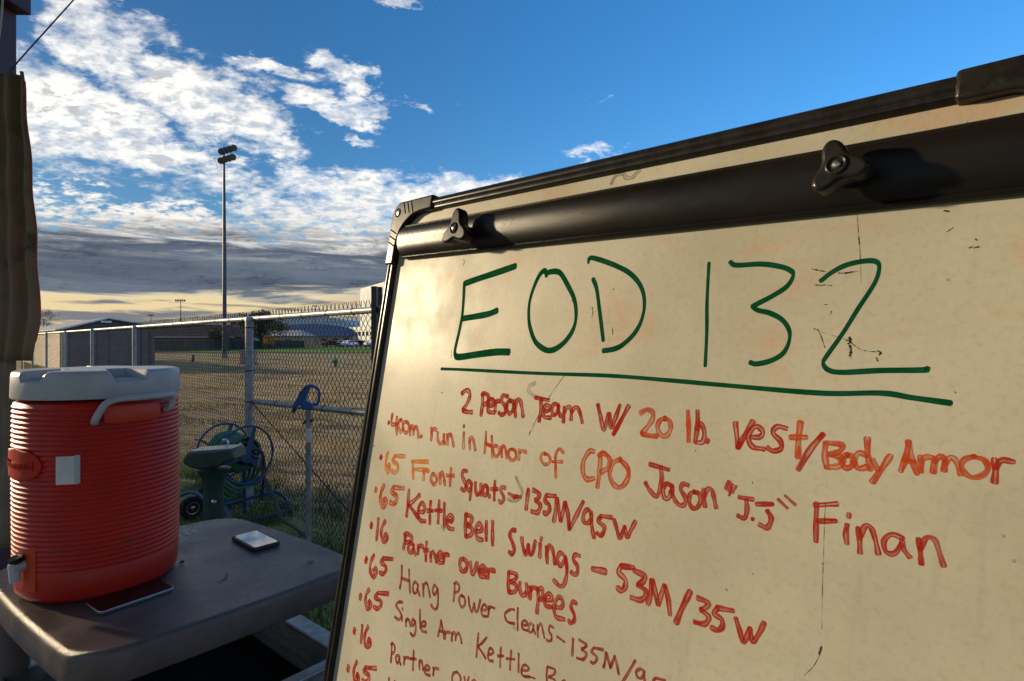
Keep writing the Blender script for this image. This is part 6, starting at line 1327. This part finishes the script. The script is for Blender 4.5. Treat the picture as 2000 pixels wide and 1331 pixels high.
# ------------------------------------------------------------------ cars
def make_car(paint):
    e = empty('parked_car')
    body = [(-2.2, 0.35), (-2.25, 0.62), (-2.1, 0.86), (-1.4, 0.95), (-0.75, 1.38), (0.0, 1.45), (0.75, 1.38), (1.35, 0.98), (2.0, 0.88), (2.25, 0.70), (2.25, 0.35)]
    q = MB(); q.prism(body, -0.86, 0.86, lambda x, y, z: (x, z, y)); q.build('body', paint, e, bevel=0.09, seg=3)
    q = MB(); q.prism([(-1.20, 0.97), (-0.70, 1.31), (0.02, 1.37), (0.70, 1.31), (1.15, 0.99)], -0.875, 0.875, lambda x, y, z: (x, z, y)); q.build('side_glass', M_glass, e, smooth=False)
    for x in (-1.35, 1.35):
        for y in (-0.80, 0.80):
            q = MB(); q.tube([(x, y - 0.11, 0.33), (x, y + 0.11, 0.33)], 0.33, 18); w_ = q.build('wheel', M_tyre, e)
            q = MB(); q.tube([(x, y - 0.125, 0.33), (x, y + 0.125, 0.33)], 0.19, 12); q.build('rim', M_chrome, w_)
    for y in (-0.6, 0.6):
        q = MB(); q.box((-2.24, y, 0.68), (0.08, 0.34, 0.14)); q.build('headlight', M_lens, e, smooth=False)
        q = MB(); q.box((2.24, y, 0.76), (0.06, 0.3, 0.14)); q.build('tail_light', M_carr, e, smooth=False)
    return e
for paint, spots in ((M_card, ((649, 125, 8, 'black parked car, leftmost of those near the hangar'), (708, 140, -20, 'black parked car between two white ones'))),
                     (M_carw, ((682, 126, 62, 'white parked car just right of the black one'), (729, 128, 50, 'white parked car, rightmost, beside the dark fence post'), (668, 150, 15, 'white parked car half hidden behind the black one'))),
                     (M_carr, ((696, 165, 10, 'dark red parked car farther back between the white cars'),))):
    base = make_car(paint); bpy.context.view_layer.update(); note_children(base)
    for i, (px, D, rz, lab) in enumerate(spots):
        c = base if i == 0 else copy_tree(base)
        c.location = P2(px, D); c.location.z = 0.02; c.rotation_euler = (0, 0, R(rz)); tag(c, lab, 'car', 'cars parked by the hangars')

# ------------------------------------------------------------------ trees
def tree(name, loc, H, Wd, trunk_h, nleaf, leaf, m, label, seedk, cat='tree', grp=None):
    rr = random.Random(seedk); e = empty(name, loc, label=label, cat=cat, group=grp)
    q = MB(); q.tube([(0, 0, 0), (0.05, 0, trunk_h * 0.6), (0.0, 0.05, trunk_h), (0.1, 0, H * 0.75)], [Wd * 0.035, Wd * 0.028, Wd * 0.022, 0.03], 10)
    for k_ in range(7):
        a = k_ * 2.4; z0 = trunk_h * (0.8 + 0.06 * k_); q.tube([(0, 0, z0), (math.cos(a) * Wd * 0.18, math.sin(a) * Wd * 0.18, z0 + H * 0.16), (math.cos(a) * Wd * 0.36, math.sin(a) * Wd * 0.36, z0 + H * 0.26)], [Wd * 0.015, Wd * 0.010, 0.015], 6)
    q.build('trunk', M_bark, e)
    cl = []
    for k_ in range(26):
        a = rr.uniform(0, 6.28); rad = Wd * 0.40 * math.sqrt(rr.random()); zc = trunk_h + (H - trunk_h) * (0.18 + 0.68 * rr.random()); f_ = 1 - 0.45 * abs((zc - trunk_h) / (H - trunk_h) - 0.42) * 2
        cl.append((Vector((math.cos(a) * rad * f_, math.sin(a) * rad * f_, zc)), Wd * rr.uniform(0.10, 0.19)))
    mb = MB()
    for _ in range(nleaf):
        c, r = cl[int(rr.random() * len(cl))]
        d = Vector((rr.gauss(0, 1), rr.gauss(0, 1), rr.gauss(0, 0.7))).normalized() * r * rr.random() ** 0.45
        p = c + d; s = leaf * rr.uniform(0.6, 1.4)
        u_ = Vector((rr.gauss(0, 1), rr.gauss(0, 1), rr.gauss(0, 1))).normalized(); v_ = u_.orthogonal().normalized()
        o = len(mb.v); mb.v += [tuple(p - u_ * s), tuple(p + v_ * s * 0.5), tuple(p + u_ * s), tuple(p - v_ * s * 0.5)]; mb.f.append((o, o + 1, o + 2, o + 3))
    me = bpy.data.meshes.new('crown'); me.from_pydata(mb.v, [], mb.f); me.update(); me.materials.append(m)
    o = bpy.data.objects.new('crown', me); COL.objects.link(o); o.parent = e
    return e
tree('broadleaf_tree', P2(508, 96), 6.3, 8.6, 1.7, 9000, 0.16, M_leaf, 'dark leafy tree rising over the fence beside the post', 3)
tree('yellow_bush', P2(525, 92), 2.3, 2.4, 0.3, 2500, 0.09, M_leafy, 'low yellow autumn bush under the dark tree', 8, 'bush')
tree('round_tree', P2(372, 128), 5.6, 6.0, 1.5, 4000, 0.15, M_leaf, 'dark tree showing over the brick building roof', 12)
tree('round_tree', P2(422, 100), 3.6, 3.4, 0.8, 3000, 0.13, M_leaf, 'small dark tree at the right end of the brick building', 15)
tree('round_tree', P2(398, 132), 5.3, 5.0, 1.5, 3000, 0.15, M_leaf, 'dark tree just left of the tall light pole behind the roof', 19)
tree('thin_tree', P2(85, 150), 10.5, 9, 3, 1500, 0.12, M_leaf, 'sparse distant tree over the left end of the shed roof', 23)
